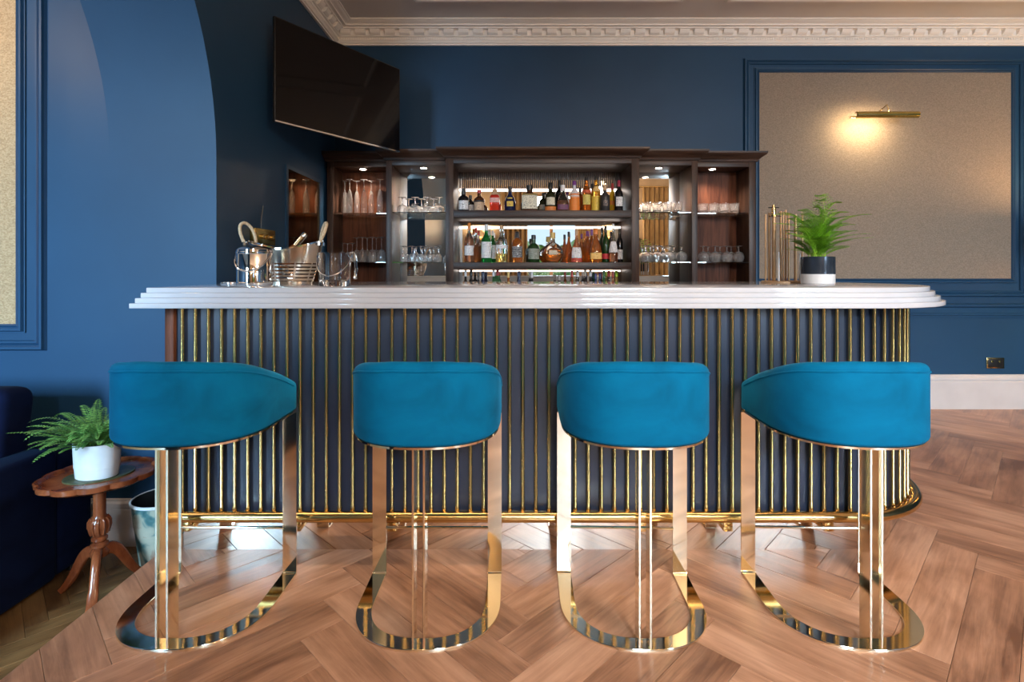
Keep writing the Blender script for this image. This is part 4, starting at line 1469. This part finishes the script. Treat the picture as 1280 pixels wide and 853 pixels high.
# ================================================================== right wall fittings
pl = thing('picture_light', 'slim brass picture light on the woven wall panel', 'picture light', (3.16, BACK - .006, 2.56))
LXA, LXB, LY, LZ = 2.885, 3.415, BACK - .20, 2.520
mb = MB()
rg = []
for xx, r in ((LXA, .020), (LXA + .004, .027), (LXB - .004, .027), (LXB, .020)):
    rg.append([(xx, LY + r * math.cos(a), LZ + r * math.sin(a)) for a in [math.radians(48 + 230 * i / 14) for i in range(15)]] +
              [(xx, LY + (r - .004) * math.cos(a), LZ + (r - .004) * math.sin(a)) for a in [math.radians(278 - 230 * i / 14) for i in range(15)]])
mb.loft(rg).build('shade', M_BRASSD, pl, world=True)
MB().tube([(LXA + .03, LY, LZ - .004), (LXB - .18, LY, LZ - .004)], .009, 10).build('lamp_tube', M_BULB, pl, world=True)
MB().tube([(3.11, BACK - .012, LZ + .03), (3.11, LY + .05, LZ + .035), (3.15, LY, LZ + .085), (3.165, LY, LZ + .025)], .005, 8).build('swan_arm', M_BRASS, pl, world=True)
MB().box(2.96, 3.13, BACK - .020, BACK - .006, LZ + .022, LZ + .040).build('wall_plate', M_BRASS, pl, bevel=.003, world=True)
a = area('picture_light_beam', (3.05, LY + .010, LZ - .016), (math.radians(48), 0, 0), .30, .02, 3.6, (1.0, .74, .42))
a.parent = pl
a.location = Vector(a.location) - Vector(pl.location)

so = thing('wall_socket', 'brass double wall socket above the white skirting', 'socket', (4.232, BACK, .40))
MB().box(-.077, .077, -.010, 0, -.047, .047).build('plate', M_BRASS, so, bevel=.002)
MB().box(-.066, .066, -.0125, -.009, -.036, .036).build('insert', M_BLACK, so, bevel=.001)
for k in (-.032, .032):
    MB().box(k - .009, k + .009, -.016, -.012, .006, .022).build('rocker', M_BRASSD, so, bevel=.001)

# ================================================================== rear of the room, seen in the mirrors
def curtain(x0, x1, label):
    n = int((x1 - x0) / .012)
    rings = []
    f, bk = [], []
    for i in range(n + 1):
        x = x0 + (x1 - x0) * i / n
        y = REAR + .16 + .035 * math.sin(i * .012 * 2 * PI / .11) + .012 * math.sin(i * .31)
        f.append((x, y))
    poly = f + [(x, y - .012) for x, y in reversed(f)]
    o = MB().prism(poly, .02, 3.12).build('curtain', M_CURT)
    tag(o, label, 'curtain', 'gold curtains')


curtain(-.25, .36, 'gold pleated curtain at the garden window beside the wall lamp')
curtain(1.50, 2.15, 'gold pleated curtain between the two rear windows, garden window side')
curtain(3.02, 3.66, 'gold pleated curtain between the two rear windows, far window side')
curtain(4.64, 4.87, 'gold pleated curtain in the rear corner of the room')


def curtain_pole(x0, x1, label):
    t = thing('curtain_pole', label, 'curtain pole', ((x0 + x1) / 2, REAR, 3.13), group='brass curtain poles')
    h = (x1 - x0) / 2
    MB().tube([(-h, .16, 0), (h, .16, 0)], .016, 12).build('pole', M_BRASS, t)
    for e in (-1, 1):
        MB().box(e * (h - .03) - .012, e * (h - .03) + .012, 0, .16, -.012, .012).build('bracket', M_BRASS, t)
        MB().lathe([(.006, -.03), (.026, -.015), (.030, 0), (.026, .015), (.006, .03)], 14, (e * h, .16, 0)).build('finial', M_BRASS, t)


curtain_pole(-.33, 2.23, 'brass curtain pole over the garden window')
curtain_pole(2.94, 4.91, 'brass curtain pole over the rear corner window')


def wall_lamp(x, label):
    t = thing('wall_lamp', label, 'lamp', (x, REAR, 1.95), group='brass wall lamps')
    MB().box(-.04, .04, 0, .02, -.09, .09).build('back_plate', M_BRASS, t, bevel=.004)
    MB().tube([(0, .02, -.03), (0, .10, -.05), (0, .13, .0)], .008, 8).build('arm', M_BRASS, t)
    MB().lathe([(.085, .02), (.06, .20), (.057, .20), (.082, .02)], 24, (0, .13, 0), cap=False).build('lamp_shade', M_SHADE, t)
    MB().lathe([(.012, .03), (.03, .06), (.03, .10), (.012, .13)], 14, (0, .13, 0)).build('bulb', M_BULB, t)
    d = bpy.data.lights.new('wall_lamp_glow', 'POINT')
    d.energy, d.color, d.shadow_soft_size = 60, (1, .72, .46), .04
    o = bpy.data.objects.new('wall_lamp_glow', d)
    COL.objects.link(o)
    o.parent = t
    o.location = (0, .13, .20)


wall_lamp(-.75, 'brass wall lamp with conical shade on the rear wall by the arch')
wall_lamp(2.25, 'brass wall lamp with conical shade between the rear windows')
# floor lamp out of frame by the right wall
fl_ = thing('floor_lamp', 'brass floor lamp with cream drum shade by the right wall', 'lamp', (4.60, 4.02, 0))
MB().lathe([(.14, 0), (.14, .02), (.02, .03)], 28).build('base', M_BRASS, fl_)
MB().tube([(0, 0, .02), (0, 0, 1.45)], .011, 10).build('pole', M_BRASS, fl_)
MB().lathe([(.20, 1.40), (.17, 1.68), (.167, 1.68), (.197, 1.40)], 28, cap=False).build('lamp_shade', M_SHADE, fl_)
MB().lathe([(.012, 1.45), (.032, 1.50), (.032, 1.54), (.012, 1.58)], 14).build('bulb', M_BULB, fl_)
d = bpy.data.lights.new('floor_lamp_glow', 'POINT')
d.energy, d.color, d.shadow_soft_size = 26, (1, .66, .34), .05
o = bpy.data.objects.new('floor_lamp_glow', d)
COL.objects.link(o)
o.parent = fl_
o.location = (0, 0, 1.64)

# chandelier over the room, seen in the mirror
ch = thing('chandelier', 'brass chandelier with five globe bulbs hanging from the ceiling', 'chandelier', (1.97, -.80, CEIL))
MB().lathe([(.07, -.03), (.07, 0)], 24).build('ceiling_rose', M_BRASS, ch)
MB().tube([(0, 0, -.03), (0, 0, -.62)], .009, 10).build('stem', M_BRASS, ch)
for k in range(5):
    a = 2 * PI * k / 5 + .3
    c, s = math.cos(a), math.sin(a)
    MB().tube([(0, 0, -.58), (.15 * c, .15 * s, -.62), (.28 * c, .28 * s, -.56)], .007, 8).build('arm', M_BRASS, ch)
    MB().lathe([(.012, -.06), (.036, -.035), (.045, 0), (.036, .035), (0, .048)], 16, (.28 * c, .28 * s, -.50)).build('bulb', M_BULB, ch)
    d = bpy.data.lights.new('chandelier_glow', 'POINT')
    d.energy, d.color, d.shadow_soft_size = 29, (1, .72, .48), .06
    o = bpy.data.objects.new('chandelier_glow', d)
    COL.objects.link(o)
    o.parent = ch
    o.location = (.34 * c, .34 * s, -.62)
pn = thing('pendant_lamp', 'small glass globe pendant lamp hanging in the alcove', 'lamp', (-2.95, 1.85, CEIL))
MB().tube([(0, 0, 0), (0, 0, -.42)], .006, 8).build('stem', M_BRASS, pn)
MB().lathe([(.02, -.40), (.06, -.44), (.075, -.50), (.06, -.56), (0, -.58)], 20).build('globe', M_BULB, pn)
d = bpy.data.lights.new('pendant_glow', 'POINT')
d.energy, d.color, d.shadow_soft_size = 17, (1, .70, .44), .08
o = bpy.data.objects.new('pendant_glow', d)
COL.objects.link(o)
o.parent = pn
o.location = (0, 0, -.68)
p2 = dup(pl, (-3.15, JAMB - .006, 2.56), 0, 'slim brass picture light over the gold alcove panel')

# garden seen through the rear window
struct(MB().box(-4, 7, -12, REAR - .2, LOW - .5, LOW - .35).build('ground_garden', M_FERN, smooth=False))
rnd = random.Random(5)
mb = MB()
nx, nz = 90, 40
for side in (0,):
    vs = []
    for j in range(nz + 1):
        for i in range(nx + 1):
            vs.append((-2.5 + 7 * i / nx + rnd.uniform(-.03, .03), -7.2 + rnd.uniform(0, .22) + (-.25 if j == nz else 0), LOW - .35 + 2.6 * j / nz + rnd.uniform(-.03, .03) + (.18 * math.sin(i * .23) if j == nz else 0)))
    fs = [(j * (nx + 1) + i, j * (nx + 1) + i + 1, (j + 1) * (nx + 1) + i + 1, (j + 1) * (nx + 1) + i) for j in range(nz) for i in range(nx)]
    mb.add(vs, fs)
mb.box(-2.5, 4.5, -7.9, -7.25, LOW - .35, LOW + 2.1)
tag(mb.build('garden_hedge', M_FERN, smooth=False), 'clipped green garden hedge outside the rear window', 'hedge')
